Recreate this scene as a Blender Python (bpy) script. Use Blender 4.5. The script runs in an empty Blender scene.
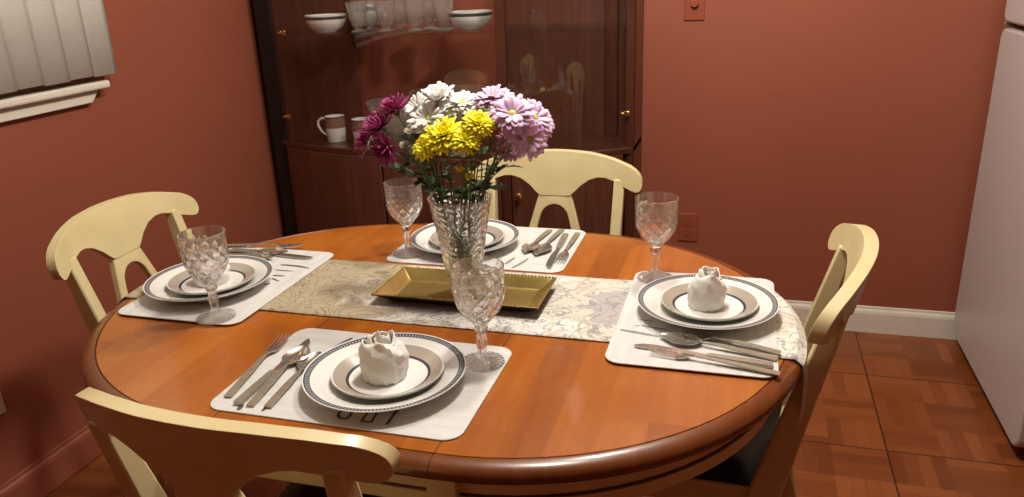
import bpy, bmesh, math, random
from mathutils import Vector, Matrix, noise
random.seed(7)
S = bpy.context.scene
COL = S.collection
PI = math.pi
sin, cos, rad = math.sin, math.cos, math.radians

# ------------------------------------------------------------------ camera
H = 1.36
FPX = 784.43
def cam_rows(p=rad(19.727), r=rad(-2.368), y=rad(-17.042)):
    Rz = Matrix(((cos(y), -sin(y), 0), (sin(y), cos(y), 0), (0, 0, 1)))
    B = Matrix(((1, 0, 0), (0, 0, -1), (0, 1, 0)))
    Rx = Matrix(((1, 0, 0), (0, cos(p), -sin(p)), (0, sin(p), cos(p))))
    Rr = Matrix(((cos(r), -sin(r), 0), (sin(r), cos(r), 0), (0, 0, 1)))
    return Rr @ Rx @ B @ Rz
CM = cam_rows()
cd = bpy.data.cameras.new('camera')
cam = bpy.data.objects.new('camera', cd); COL.objects.link(cam)
cd.sensor_width = 36; cd.lens = FPX / 1024 * 36; cd.clip_start = .02
m = Matrix.Identity(4)
for i in range(3):
    m[i][0] = CM[0][i]; m[i][1] = -CM[1][i]; m[i][2] = -CM[2][i]
m[0][3] = 0; m[1][3] = 0; m[2][3] = H
cam.matrix_world = m
S.camera = cam
def ray(px, py):
    return CM.transposed() @ Vector(((px - 512) / FPX, (py - 248.5) / FPX, 1))
def onz(px, py, z):
    d = ray(px, py); t = (z - H) / d.z; return Vector((d.x * t, d.y * t, z))
def ony(px, py, Y):
    d = ray(px, py); t = Y / d.y; return Vector((d.x * t, Y, H + d.z * t))

# ------------------------------------------------------------------ helpers
def tag(o, label=None, cat=None, group=None, kind=None):
    if label: o['label'] = label
    if cat: o['category'] = cat
    if group: o['group'] = group
    if kind: o['kind'] = kind
    return o
def thing(name, label, cat, loc=(0, 0, 0), rz=0, group=None):
    o = bpy.data.objects.new(name, None); COL.objects.link(o)
    o.empty_display_size = .05
    o.location = loc; o.rotation_euler = (0, 0, rz)
    return tag(o, label, cat, group)
def obj(name, bm, mats, parent=None, smooth=True, bevel=0, seg=2, subsurf=0, solid=0, angle=35):
    me = bpy.data.meshes.new(name)
    if isinstance(bm, tuple):
        me.from_pydata(*bm); me.update()
    else:
        bmesh.ops.recalc_face_normals(bm, faces=bm.faces)
        bm.to_mesh(me); bm.free()
    if not isinstance(mats, (list, tuple)): mats = [mats]
    for k in mats: me.materials.append(k)
    if smooth:
        for p in me.polygons: p.use_smooth = True
        try: me.set_sharp_from_angle(angle=rad(angle))
        except Exception: pass
    o = bpy.data.objects.new(name, me); COL.objects.link(o)
    if parent: o.parent = parent
    if solid:
        s = o.modifiers.new('s', 'SOLIDIFY'); s.thickness = solid; s.offset = 0
    if bevel:
        b = o.modifiers.new('b', 'BEVEL'); b.width = bevel; b.segments = seg; b.limit_method = 'ANGLE'; b.angle_limit = rad(32)
    if subsurf:
        s = o.modifiers.new('u', 'SUBSURF'); s.levels = subsurf; s.render_levels = subsurf
    return o
def copy_tree(o, parent=None):
    c = o.copy(); COL.objects.link(c); c.parent = parent
    for ch in list(o.children): copy_tree(ch, c)
    return c
def box(bm, x0, x1, y0, y1, z0, z1, mi=0):
    v = [bm.verts.new((x, y, z)) for x in (x0, x1) for y in (y0, y1) for z in (z0, z1)]
    for q in ((0, 1, 3, 2), (4, 6, 7, 5), (0, 4, 5, 1), (2, 3, 7, 6), (0, 2, 6, 4), (1, 5, 7, 3)):
        f = bm.faces.new([v[i] for i in q]); f.material_index = mi
    return bm
def BX(*a):
    bm = bmesh.new(); return box(bm, *a)
def prism(bm, pts, z0, z1, mi=0):
    a = [bm.verts.new((x, y, z0)) for x, y in pts]; b = [bm.verts.new((x, y, z1)) for x, y in pts]
    n = len(pts)
    bm.faces.new(a[::-1]).material_index = mi; bm.faces.new(b).material_index = mi
    for i in range(n):
        bm.faces.new((a[i], a[(i + 1) % n], b[(i + 1) % n], b[i])).material_index = mi
    return bm
def lathe(bm, prof, n=48, mi=None, rfun=None, closed=False, cx=0, cy=0):
    """prof: list of (r, z); mi: material index per segment; rfun(theta, k, r, z)->(r,z)"""
    rings = []
    for k, (r, z) in enumerate(prof):
        if r < 1e-6:
            rings.append([bm.verts.new((cx, cy, z))]); continue
        ring = []
        for i in range(n):
            t = 2 * PI * i / n
            rr, zz = (r, z) if rfun is None else rfun(t, k, r, z)
            ring.append(bm.verts.new((cx + rr * cos(t), cy + rr * sin(t), zz)))
        rings.append(ring)
    m_ = len(prof)
    for k in range(m_ if closed else m_ - 1):
        a, b = rings[k], rings[(k + 1) % m_]
        for i in range(n):
            j = (i + 1) % n
            if len(a) == 1 and len(b) == 1: continue
            if len(a) == 1: f = bm.faces.new((a[0], b[i], b[j]))
            elif len(b) == 1: f = bm.faces.new((a[i], a[j], b[0]))
            else: f = bm.faces.new((a[i], a[j], b[j], b[i]))
            if mi: f.material_index = mi[k]
    return bm
def tube(bm, pts, r, n=6, cap=True, mi=0):
    """sweep along pts; r number or list"""
    pts = [Vector(p) for p in pts]
    prev = None; rings = []
    up = Vector((0, 0, 1))
    for i, p in enumerate(pts):
        d = (pts[min(i + 1, len(pts) - 1)] - pts[max(i - 1, 0)]).normalized()
        if prev is None:
            u = d.cross(up)
            if u.length < 1e-3: u = d.cross(Vector((1, 0, 0)))
            u.normalize()
        else:
            u = (prev - d * prev.dot(d)).normalized()
        prev = u; w = d.cross(u)
        rr = r[i] if isinstance(r, (list, tuple)) else r
        rings.append([bm.verts.new(p + (u * cos(2 * PI * k / n) + w * sin(2 * PI * k / n)) * rr) for k in range(n)])
    for a, b in zip(rings, rings[1:]):
        for k in range(n):
            bm.faces.new((a[k], a[(k + 1) % n], b[(k + 1) % n], b[k])).material_index = mi
    if cap:
        bm.faces.new(rings[0][::-1]).material_index = mi; bm.faces.new(rings[-1]).material_index = mi
    return bm
def bez(p0, p1, p2, n=10):
    p0, p1, p2 = map(Vector, (p0, p1, p2))
    return [p0 * (1 - t) ** 2 + p1 * 2 * t * (1 - t) + p2 * t * t for t in [i / n for i in range(n + 1)]]
def xform(bm, M):
    bmesh.ops.transform(bm, matrix=M, verts=bm.verts); return bm

# ------------------------------------------------------------------ materials
class NT:
    def __init__(s, name):
        s.m = bpy.data.materials.new(name); s.m.use_nodes = True
        s.t = s.m.node_tree; s.b = s.t.nodes['Principled BSDF']
        s.tc = None
    def n(s, typ, **kw):
        nd = s.t.nodes.new(typ)
        for k, v in kw.items(): setattr(nd, k, v)
        return nd
    def l(s, a, b): s.t.links.new(a, b)
    def obj(s):
        if not s.tc: s.tc = s.n('ShaderNodeTexCoord')
        return s.tc.outputs['Object']
    def math(s, op, a, b=None, c=None, clamp=False):
        nd = s.n('ShaderNodeMath', operation=op); nd.use_clamp = clamp
        for i, v in enumerate((a, b, c)):
            if v is None: continue
            if isinstance(v, (int, float)): nd.inputs[i].default_value = v
            else: s.l(v, nd.inputs[i])
        return nd.outputs[0]
    def mapping(s, scale=(1, 1, 1), rot=(0, 0, 0), loc=(0, 0, 0), src=None):
        nd = s.n('ShaderNodeMapping'); s.l(src or s.obj(), nd.inputs[0])
        nd.inputs['Scale'].default_value = scale; nd.inputs['Rotation'].default_value = rot; nd.inputs['Location'].default_value = loc
        return nd.outputs[0]
    def noise(s, scale=5, detail=3, src=None, rough=.5, dist=0, out='Fac'):
        nd = s.n('ShaderNodeTexNoise'); nd.inputs['Scale'].default_value = scale; nd.inputs['Detail'].default_value = detail
        nd.inputs['Roughness'].default_value = rough; nd.inputs['Distortion'].default_value = dist
        s.l(src or s.obj(), nd.inputs['Vector']); return nd.outputs[out]
    def ramp(s, fac, stops, interp='LINEAR'):
        nd = s.n('ShaderNodeValToRGB'); s.l(fac, nd.inputs[0]); cr = nd.color_ramp; cr.interpolation = interp
        while len(cr.elements) < len(stops): cr.elements.new(.5)
        for e, (p, c) in zip(cr.elements, stops):
            e.position = p; e.color = (*c, 1) if len(c) == 3 else c
        return nd.outputs[0]
    def mix(s, fac, a, b, typ='MIX'):
        nd = s.n('ShaderNodeMix', data_type='RGBA', blend_type=typ)
        for i, v in ((0, fac), (6, a), (7, b)):
            if isinstance(v, (int, float)): nd.inputs[i].default_value = v
            elif isinstance(v, tuple): nd.inputs[i].default_value = (*v, 1)
            else: s.l(v, nd.inputs[i])
        return nd.outputs[2]
    def bump(s, h, strength=.2, dist=.002):
        nd = s.n('ShaderNodeBump'); nd.inputs['Strength'].default_value = strength; nd.inputs['Distance'].default_value = dist
        s.l(h, nd.inputs['Height']); s.l(nd.outputs[0], s.b.inputs['Normal'])
    def sep(s, src=None):
        nd = s.n('ShaderNodeSeparateXYZ'); s.l(src or s.obj(), nd.inputs[0]); return nd.outputs
    def comb(s, x, y, z=0.0):
        nd = s.n('ShaderNodeCombineXYZ')
        for i, v in enumerate((x, y, z)):
            if isinstance(v, (int, float)): nd.inputs[i].default_value = v
            else: s.l(v, nd.inputs[i])
        return nd.outputs[0]
    def wn(s, vec):
        nd = s.n('ShaderNodeTexWhiteNoise', noise_dimensions='3D'); s.l(vec, nd.inputs['Vector']); return nd.outputs['Value']
def pmat(name, col, rough=.5, metal=0, var=.08, nscale=20, bump=0, coat=0, spec=None, sss=0, trans=0, ior=1.45, alpha=1):
    a = NT(name); b = a.b
    b.inputs['Roughness'].default_value = rough; b.inputs['Metallic'].default_value = metal
    if coat: b.inputs['Coat Weight'].default_value = coat; b.inputs['Coat Roughness'].default_value = .12
    if spec is not None: b.inputs['Specular IOR Level'].default_value = spec
    if sss: b.inputs['Subsurface Weight'].default_value = sss; b.inputs['Subsurface Scale'].default_value = .01
    if trans: b.inputs['Transmission Weight'].default_value = trans
    b.inputs['IOR'].default_value = ior
    if alpha < 1: b.inputs['Alpha'].default_value = alpha
    if var:
        n = a.noise(nscale, 4)
        d = tuple(c * (1 - var) for c in col); u = tuple(min(1, c * (1 + var)) for c in col)
        a.l(a.ramp(n, [(.3, d), (.7, u)]), b.inputs['Base Color'])
        if bump: a.bump(n, bump)
    else: b.inputs['Base Color'].default_value = (*col, 1)
    return a.m

M = {}
WALL = (.30, .084, .048)
def wall_mat():
    a = NT('salmon_paint')
    n = a.noise(1.3, 3)
    a.l(a.ramp(n, [(.3, tuple(c * .94 for c in WALL)), (.7, tuple(c * 1.05 for c in WALL))]), a.b.inputs['Base Color'])
    a.b.inputs['Roughness'].default_value = .42
    a.bump(a.noise(160, 4), .12, .001)
    return a.m
M['wall'] = wall_mat()
M['white_paint'] = pmat('white_trim_paint', (.72, .66, .56), .4, var=.04)
M['ceil'] = pmat('ceiling_paint', (.36, .33, .28), .8, var=.03)
M['cream'] = pmat('cream_paint', (.74, .61, .30), .33, var=.07, nscale=9, coat=.35)
M['cream_wear'] = M['cream']
def cream():
    a = NT('worn_cream_paint')
    n = a.noise(9, 4)
    base = a.ramp(n, [(.3, (.66, .54, .28)), (.7, (.76, .64, .36))])
    chips = a.noise(95, 3, rough=.7)
    cm = a.ramp(chips, [(.735, (0, 0, 0)), (.76, (1, 1, 1))])
    a.l(a.mix(cm, base, (.25, .15, .06)), a.b.inputs['Base Color'])
    a.b.inputs['Roughness'].default_value = .4
    a.b.inputs['Coat Weight'].default_value = .18; a.b.inputs['Coat Roughness'].default_value = .15
    return a.m
M['cream'] = cream()
M['seat'] = pmat('black_vinyl', (.012, .009, .008), .35, var=.2, nscale=60, bump=.2)
M['plastic'] = pmat('wall_painted_plastic', (.29, .072, .039), .3, var=.03)
M['slot'] = pmat('dark_slot', (.02, .008, .005), .6, var=0)
M['ivory'] = pmat('ivory_plastic', (.55, .47, .33), .35, var=.03)
M['fridge'] = pmat('fridge_enamel', (.52, .46, .44), .38, var=.02, nscale=300, bump=.15)
M['gasket'] = pmat('dark_gasket', (.015, .012, .012), .6, var=0)
M['blind'] = pmat('vinyl_vane', (.88, .86, .77), .5, var=.04, nscale=12)
M['steel'] = pmat('stainless_steel', (.58, .55, .49), .18, .85, var=.05, nscale=40)
M['steel_dark'] = pmat('brushed_steel_handle', (.40, .365, .29), .34, .6, var=.12, nscale=120)
M['brass'] = pmat('brass', (.70, .45, .16), .25, 1, var=.05)
M['porcelain'] = pmat('white_porcelain', (.80, .79, .76), .12, var=0, coat=.5)
M['blueband'] = pmat('navy_grey_band', (.055, .06, .075), .2, var=.5, nscale=420, coat=.5)
M['tanband'] = pmat('taupe_band', (.40, .345, .29), .2, var=.03, coat=.5)
M['underside'] = pmat('greyish_glaze', (.42, .42, .36), .2, var=.03)
M['napkin'] = pmat('white_paper_napkin', (.84, .80, .75), .85, var=.04, nscale=60, bump=.3, sss=.1)
M['mat'] = None
def floor_mat():
    a = NT('parquet')
    x, y, z = a.sep(a.mapping((1, 1, 1), loc=(.010, .136, 0)))
    B = .1524
    bx = a.math('FLOOR', a.math('DIVIDE', x, B)); by = a.math('FLOOR', a.math('DIVIDE', y, B))
    par = a.math('FLOORED_MODULO', a.math('ADD', bx, by), 2.0)
    fx = a.math('FRACT', a.math('DIVIDE', x, B)); fy = a.math('FRACT', a.math('DIVIDE', y, B))
    def lerp(p, q): return a.math('ADD', a.math('MULTIPLY', par, p), a.math('MULTIPLY', a.math('SUBTRACT', 1.0, par), q))
    u = lerp(fx, fy)          # across fingers
    v = lerp(fy, fx)
    fi = a.math('FLOOR', a.math('MULTIPLY', u, 4.0)); ff = a.math('FRACT', a.math('MULTIPLY', u, 4.0))
    rnd = a.wn(a.comb(bx, by, fi)); rb = a.wn(a.comb(bx, by, 9.0))
    gx = a.math('MULTIPLY', v, 3.0); gy = a.math('MULTIPLY', u, 26.0)
    g = a.noise(1.0, 4, src=a.comb(a.math('ADD', gx, a.math('MULTIPLY', bx, 3.7)), a.math('ADD', gy, a.math('MULTIPLY', by, 5.3)), rnd), rough=.6)
    tone = a.math('ADD', a.math('ADD', a.math('MULTIPLY', rnd, .42), a.math('MULTIPLY', rb, .22)), a.math('MULTIPLY', g, .45))
    c = a.ramp(tone, [(.15, (.135, .034, .008)), (.5, (.22, .060, .015)), (.95, (.34, .105, .03))])
    gap = a.math('LESS_THAN', ff, .04)
    bgap = a.math('LESS_THAN', v, .012)
    gap = a.math('MAXIMUM', gap, bgap)
    T = B * 3
    # wide seams every third block
    sx = a.math('FRACT', a.math('DIVIDE', a.math('SUBTRACT', x, 0.0), T)); sy = a.math('FRACT', a.math('DIVIDE', y, T))
    seam = a.math('MAXIMUM', a.math('LESS_THAN', sx, .011), a.math('LESS_THAN', sy, .011))
    c = a.mix(a.math('MULTIPLY', gap, .35), c, (.05, .014, .005))
    c = a.mix(a.math('MULTIPLY', seam, .85), c, (.025, .008, .004))
    a.l(c, a.b.inputs['Base Color'])
    a.b.inputs['Roughness'].default_value = .33
    a.l(a.math('ADD', a.math('MULTIPLY', g, .15), .28), a.b.inputs['Roughness'])
    h = a.math('SUBTRACT', 1.0, a.math('MAXIMUM', seam, a.math('MULTIPLY', gap, .3)))
    a.bump(h, .3, .001)
    return a.m
M['floor'] = floor_mat()
TXL, TR, TRIMR = .178, .495, .468      # straight half length, end radius, groove radius
def table_mat():
    a = NT('table_wood')
    x, y, z = a.sep()
    ax = a.math('MAXIMUM', a.math('SUBTRACT', a.math('ABSOLUTE', x), TXL), 0.0)
    d = a.math('SQRT', a.math('ADD', a.math('MULTIPLY', ax, ax), a.math('MULTIPLY', y, y)))
    pl = a.math('FLOOR', a.math('DIVIDE', x, .064))
    off = a.math('MULTIPLY', a.wn(a.comb(pl, 3.0, 1.0)), .6)
    py = a.math('FLOOR', a.math('DIVIDE', a.math('ADD', y, off), .42))
    rnd = a.wn(a.comb(pl, py, 0.0))
    g = a.noise(1.0, 5, src=a.comb(a.math('MULTIPLY', x, 34.0), a.math('MULTIPLY', y, 3.2), a.math('MULTIPLY', rnd, 7.0)), rough=.6, dist=.6)
    blot = a.noise(5.0, 3)
    tone = a.math('ADD', a.math('ADD', a.math('MULTIPLY', rnd, .20), a.math('MULTIPLY', g, .5)), a.math('MULTIPLY', blot, .42))
    c = a.ramp(tone, [(.25, (.26, .064, .006)), (.55, (.38, .106, .011)), (.85, (.50, .165, .020))])
    dark = a.math('MULTIPLY', a.math('LESS_THAN', rnd, .07), .2)
    c = a.mix(dark, c, (.17, .04, .012))
    # darker stained rim, groove, leaf seams
    rim = a.ramp(g, [(.2, (.13, .032, .006)), (.8, (.21, .055, .011))])
    c = a.mix(a.math('GREATER_THAN', d, TRIMR), c, rim)
    gr = a.math('LESS_THAN', a.math('ABSOLUTE', a.math('SUBTRACT', d, TRIMR)), .0011)
    sm = a.math('LESS_THAN', a.math('ABSOLUTE', a.math('SUBTRACT', a.math('ABSOLUTE', x), TXL)), .0009)
    c = a.mix(a.math('MULTIPLY', a.math('MAXIMUM', gr, sm), .8), c, (.03, .008, .003))
    sc = a.noise(14.0, 6, src=a.mapping((1, 5, 1), (0, 0, .9)), rough=.75)
    scr = a.ramp(sc, [(.80, (0, 0, 0)), (.83, (1, 1, 1))])
    c = a.mix(a.math('MULTIPLY', scr, .4), c, (.62, .33, .14))
    a.l(c, a.b.inputs['Base Color'])
    a.l(a.math('ADD', a.math('MULTIPLY', a.noise(9, 4), .14), .20), a.b.inputs['Roughness'])
    a.b.inputs['Coat Weight'].default_value = .28; a.b.inputs['Coat Roughness'].default_value = .09
    a.bump(g, .05, .001)
    return a.m
M['table'] = table_mat()
def wood(name, c0, c1, rough=.35, sc=(30, 30, 2.2), coat=.2):
    a = NT(name)
    g = a.noise(1.0, 5, src=a.mapping(sc), rough=.62, dist=1.2)
    a.l(a.ramp(g, [(.25, c0), (.75, c1)]), a.b.inputs['Base Color'])
    a.b.inputs['Roughness'].default_value = rough; a.b.inputs['Coat Weight'].default_value = coat
    a.b.inputs['Coat Roughness'].default_value = .15
    return a.m
M['hutch'] = wood('dark_walnut', (.042, .011, .006), (.095, .027, .013))
M['hutch_in'] = wood('walnut_back_panel', (.06, .017, .009), (.135, .042, .022), .45)
M['gap_shade'] = pmat('gap_shade_black', (.008, .005, .004), .5, var=.2)  # near-black tone for the shade beside the cabinet
M['drk'] = pmat('dark_brown_line_paint', (.10, .045, .02), .5, var=.1)  # brown line colour of the table apron groove
def glass(name, tint=(1, 1, 1), rough=0.0, ior=1.5, mixt=.0):
    a = NT(name); b = a.b
    b.inputs['Base Color'].default_value = (*tint, 1); b.inputs['Transmission Weight'].default_value = 1
    b.inputs['Roughness'].default_value = rough; b.inputs['IOR'].default_value = ior
    if mixt:
        tr = a.n('ShaderNodeBsdfTransparent'); tr.inputs[0].default_value = (*tint, 1)
        mx = a.n('ShaderNodeMixShader'); mx.inputs[0].default_value = mixt
        out = a.t.nodes['Material Output']
        a.l(b.outputs[0], mx.inputs[1]); a.l(tr.outputs[0], mx.inputs[2]); a.l(mx.outputs[0], out.inputs[0])
    return a.m
M['crystal'] = glass('cut_crystal', (1, 1, 1), 0.0, 1.50, .12)
M['crystal_far'] = glass('pressed_crystal', (1, 1, .98), 0.04, 1.5, .2)
def add_milk(m, w, col=(.8, .8, .76)):
    t = m.node_tree; out = t.nodes['Material Output']; src = out.inputs[0].links[0].from_socket
    d = t.nodes.new('ShaderNodeBsdfTranslucent'); d.inputs[0].default_value = (*col, 1); e = t.nodes.new('ShaderNodeBsdfDiffuse'); e.inputs[0].default_value = (*col, 1)
    x0 = t.nodes.new('ShaderNodeMixShader'); t.links.new(d.outputs[0], x0.inputs[1]); t.links.new(e.outputs[0], x0.inputs[2])
    x = t.nodes.new('ShaderNodeMixShader'); x.inputs[0].default_value = w; t.links.new(src, x.inputs[1]); t.links.new(x0.outputs[0], x.inputs[2]); t.links.new(x.outputs[0], out.inputs[0])
add_milk(M['crystal_far'], .13)
add_milk(M['crystal'], .03, (.9, .9, .88))
def pane(name, tint=(.97, .97, .96), w=.06):
    a = NT(name); out = a.t.nodes['Material Output']
    tr = a.n('ShaderNodeBsdfTransparent'); tr.inputs[0].default_value = (*tint, 1)
    gl = a.n('ShaderNodeBsdfGlossy'); gl.inputs['Roughness'].default_value = .03
    lw = a.n('ShaderNodeLayerWeight'); fac = a.math('ADD', a.math('MULTIPLY', a.math('POWER', lw.outputs['Facing'], 4.0), .7), .035)
    mx = a.n('ShaderNodeMixShader')
    a.l(fac, mx.inputs[0]); a.l(tr.outputs[0], mx.inputs[1]); a.l(gl.outputs[0], mx.inputs[2])
    a.l(mx.outputs[0], out.inputs[0]); return a.m
M['pane'] = pane('cabinet_glass')
M['shelfglass'] = pane('shelf_glass', (.97, .985, .97))
def gold():
    a = NT('gold_lacquer')
    n = a.noise(30, 4)
    a.l(a.ramp(n, [(.3, (.44, .325, .10)), (.7, (.56, .42, .15))]), a.b.inputs['Base Color'])
    a.b.inputs['Metallic'].default_value = .75; a.b.inputs['Roughness'].default_value = .36
    return a.m
M['gold'] = gold()
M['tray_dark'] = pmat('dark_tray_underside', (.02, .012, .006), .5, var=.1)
def runner_mat():
    a = NT('damask_fabric')
    x, y, z = a.sep()
    w1 = a.noise(7.5, 2, src=a.mapping((1, 1.0, 0)), dist=1.8)
    rings = a.math('ABSOLUTE', a.math('SUBTRACT', a.math('FRACT', a.math('MULTIPLY', w1, 13.0)), .5))
    line = a.math('LESS_THAN', rings, .12)
    w2 = a.noise(22, 3, src=a.mapping((1, 1, 0)), dist=1.2)
    line2 = a.math('LESS_THAN', a.math('ABSOLUTE', a.math('SUBTRACT', w2, .5)), .022)
    zone = a.noise(3.6, 2, src=a.mapping((1, 1.6, 0), loc=(3.1, .4, 0)), dist=.8)
    # medallions: repeat of 0.52 m along the length
    mx = a.math('SUBTRACT', a.math('FRACT', a.math('ADD', a.math('DIVIDE', x, .40), .52)), .5)
    mx = a.math('MULTIPLY', mx, .40)
    r = a.math('SQRT', a.math('ADD', a.math('MULTIPLY', a.math('MULTIPLY', mx, mx), .55), a.math('MULTIPLY', y, y)))
    rr = a.math('ADD', r, a.math('MULTIPLY', a.math('SUBTRACT', w2, .5), .11))
    med = a.math('LESS_THAN', rr, .085)
    white = (.74, .71, .67)
    c = a.mix(a.math('MULTIPLY', a.math('GREATER_THAN', zone, .52), .75), white, (.63, .58, .48))
    c = a.mix(med, c, (.46, .42, .44))
    c = a.mix(a.math('MULTIPLY', line, .50), c, (.42, .33, .17))
    c = a.mix(a.math('MULTIPLY', line2, .8), c, (.26, .24, .27))
    # blends to a darker gold brown toward the left end of the cloth
    left = a.ramp(a.math('ADD', a.math('MULTIPLY', x, -1.7), a.math('MULTIPLY', a.math('SUBTRACT', w1, .5), 1.4)), [(.04, (0, 0, 0)), (.26, (1, 1, 1))])
    gold_c = a.mix(a.math('MULTIPLY', line, .85), (.40, .32, .20), (.20, .135, .055))
    c = a.mix(a.math('MULTIPLY', left, .92), c, gold_c)
    a.l(c, a.b.inputs['Base Color']); a.b.inputs['Roughness'].default_value = .6
    a.b.inputs['Sheen Weight'].default_value = .2
    wv = a.noise(700, 2)
    a.bump(wv, .2, .0006)
    return a.m
M['runner'] = runner_mat()
def placemat_mat():
    a = NT('white_vinyl_placemat')
    n = a.noise(1.0, 4, src=a.mapping((9, 70, 1)), rough=.6)
    a.l(a.ramp(n, [(.3, (.60, .585, .57)), (.7, (.72, .705, .69))]), a.b.inputs['Base Color'])
    a.b.inputs['Roughness'].default_value = .42
    return a.m
M['mat'] = placemat_mat()
M['print'] = pmat('grey_print', (.10, .085, .08), .5, var=.25, nscale=90)
M['print_light'] = pmat('pale_grey_print', (.25, .24, .25), .5, var=.25, nscale=90)
def petal(name, c0, c1, sss=.15):
    a = NT(name)
    n = a.noise(60, 3)
    a.l(a.ramp(n, [(.3, c0), (.7, c1)]), a.b.inputs['Base Color']); a.b.inputs['Roughness'].default_value = .6
    a.b.inputs['Subsurface Weight'].default_value = sss; a.b.inputs['Subsurface Scale'].default_value = .004
    return a.m
M['p_white'] = petal('white_petal', (.86, .85, .80), (.93, .92, .88))
M['p_yellow'] = petal('yellow_petal', (.95, .80, .01), (.98, .92, .03))
M['p_lilac'] = petal('lilac_petal', (.66, .40, .62), (.84, .62, .82))
M['p_pink'] = petal('dusky_pink_petal', (.42, .19, .30), (.56, .30, .42))
M['p_purple'] = petal('magenta_petal', (.15, .006, .07), (.42, .04, .22))
M['p_cream'] = petal('cream_bud_petal', (.55, .52, .38), (.70, .66, .52))
M['disc'] = petal('green_yellow_disc', (.35, .38, .05), (.60, .58, .12))
M['stem'] = petal('green_stem', (.055, .10, .022), (.10, .17, .045), .05)
M['leaf'] = petal('dark_green_leaf', (.012, .035, .008), (.035, .08, .02), .05)

# ------------------------------------------------------------------ room
WY, WX, FX = 2.97, -1.86, .79
def struct(name, bm, mt, parent=None, **k):
    o = obj(name, bm, mt, parent, **k)
    if parent is None: o['kind'] = 'structure'
    return o
RX0, RX1, RY0 = WX, 2.3, -1.6
struct('floor', BX(RX0 - .1, RX1 + .1, RY0 - .1, WY + .1, -.05, 0), M['floor'], smooth=False)
# shift parquet so that its seams fall where the photo shows them
bpy.data.objects['floor'].location = (0, 0, 0)
struct('wall_back', BX(RX0 - .1, RX1 + .1, WY, WY + .1, 0, 2.6), M['wall'], smooth=False)
# left wall with a window opening (y 0.55..1.93, z 1.10..2.10)
WIN = (.62, 1.90, 1.10, 2.12)
bm = bmesh.new()
box(bm, WX - .1, WX, RY0, WIN[0], 0, 2.6); box(bm, WX - .1, WX, WIN[1], WY, 0, 2.6)
box(bm, WX - .1, WX, WIN[0], WIN[1], 0, WIN[2]); box(bm, WX - .1, WX, WIN[0], WIN[1], WIN[3], 2.6)
struct('wall_left', bm, M['wall'], smooth=False)
struct('wall_right', BX(RX1, RX1 + .1, RY0, WY, 0, 2.6), M['wall'], smooth=False)
struct('wall_front', BX(RX0, RX1, RY0 - .1, RY0, 0, 2.6), M['wall'], smooth=False)
struct('ceiling', BX(RX0 - .1, RX1 + .1, RY0 - .1, WY + .1, 2.6, 2.65), M['ceil'], smooth=False)
def baseboard(name, pts):
    # profile extruded between two points along x (back) or y (left)
    (ax, ay), (bx_, by_), nx, ny = pts
    prof = [(0, 0), (.014, 0), (.014, .078), (.011, .088), (.006, .094), (.005, .102), (0, .104)]
    bm = bmesh.new(); A = []; B_ = []
    for d, z in prof:
        A.append(bm.verts.new((ax + nx * d, ay + ny * d, z))); B_.append(bm.verts.new((bx_ + nx * d, by_ + ny * d, z)))
    n = len(prof)
    for i in range(n - 1): bm.faces.new((A[i], A[i + 1], B_[i + 1], B_[i]))
    bm.faces.new(A); bm.faces.new(B_[::-1])
    struct(name, bm, M['white_paint'] if 'back' in name else M['base_left'], smooth=False)
M['base_left'] = M['wall']
baseboard('baseboard_back', ((WX, WY), (RX1, WY), 0, -1))
baseboard('baseboard_left', ((WX, RY0), (WX, WY - .02), 1, 0))
# window: frame + glass + stool + apron on left wall
w = struct('window_1', BX(WX - .075, WX - .045, WIN[0], WIN[1], WIN[2], WIN[3]), pmat('night_window_glass', (.02, .02, .022), .08, var=0), smooth=False)
bm = bmesh.new()
for y0, y1, z0, z1 in ((WIN[0], WIN[1], WIN[2], WIN[2] + .05), (WIN[0], WIN[1], WIN[3] - .05, WIN[3]), (WIN[0], WIN[0] + .05, WIN[2], WIN[3]), (WIN[1] - .05, WIN[1], WIN[2], WIN[3]), (1.23, 1.28, WIN[2], WIN[3])):
    box(bm, WX - .08, WX - .03, y0, y1, z0, z1)
obj('window_frame', bm, M['white_paint'], w, smooth=False, bevel=.002)
bm = BX(WX - .03, WX + .045, WIN[0] - .09, 1.928, 1.070, 1.092)
obj('window_sill', bm, M['white_paint'], w, smooth=False, bevel=.006)
# apron with mitred end
y1 = 1.900
bm = bmesh.new()
pts = [(WIN[0] - .06, 1.070), (y1, 1.070), (y1, 1.066), (y1 - .030, 1.034), (WIN[0] - .03, 1.034)]
a_ = [bm.verts.new((WX, y, z)) for y, z in pts]; b_ = [bm.verts.new((WX + .022, y, z)) for y, z in pts]
bm.faces.new(a_); bm.faces.new(b_[::-1])
for i in range(5): bm.faces.new((a_[i], a_[(i + 1) % 5], b_[(i + 1) % 5], b_[i]))
obj('window_apron', bm, M['white_paint'], w, smooth=False, bevel=.003)

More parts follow.
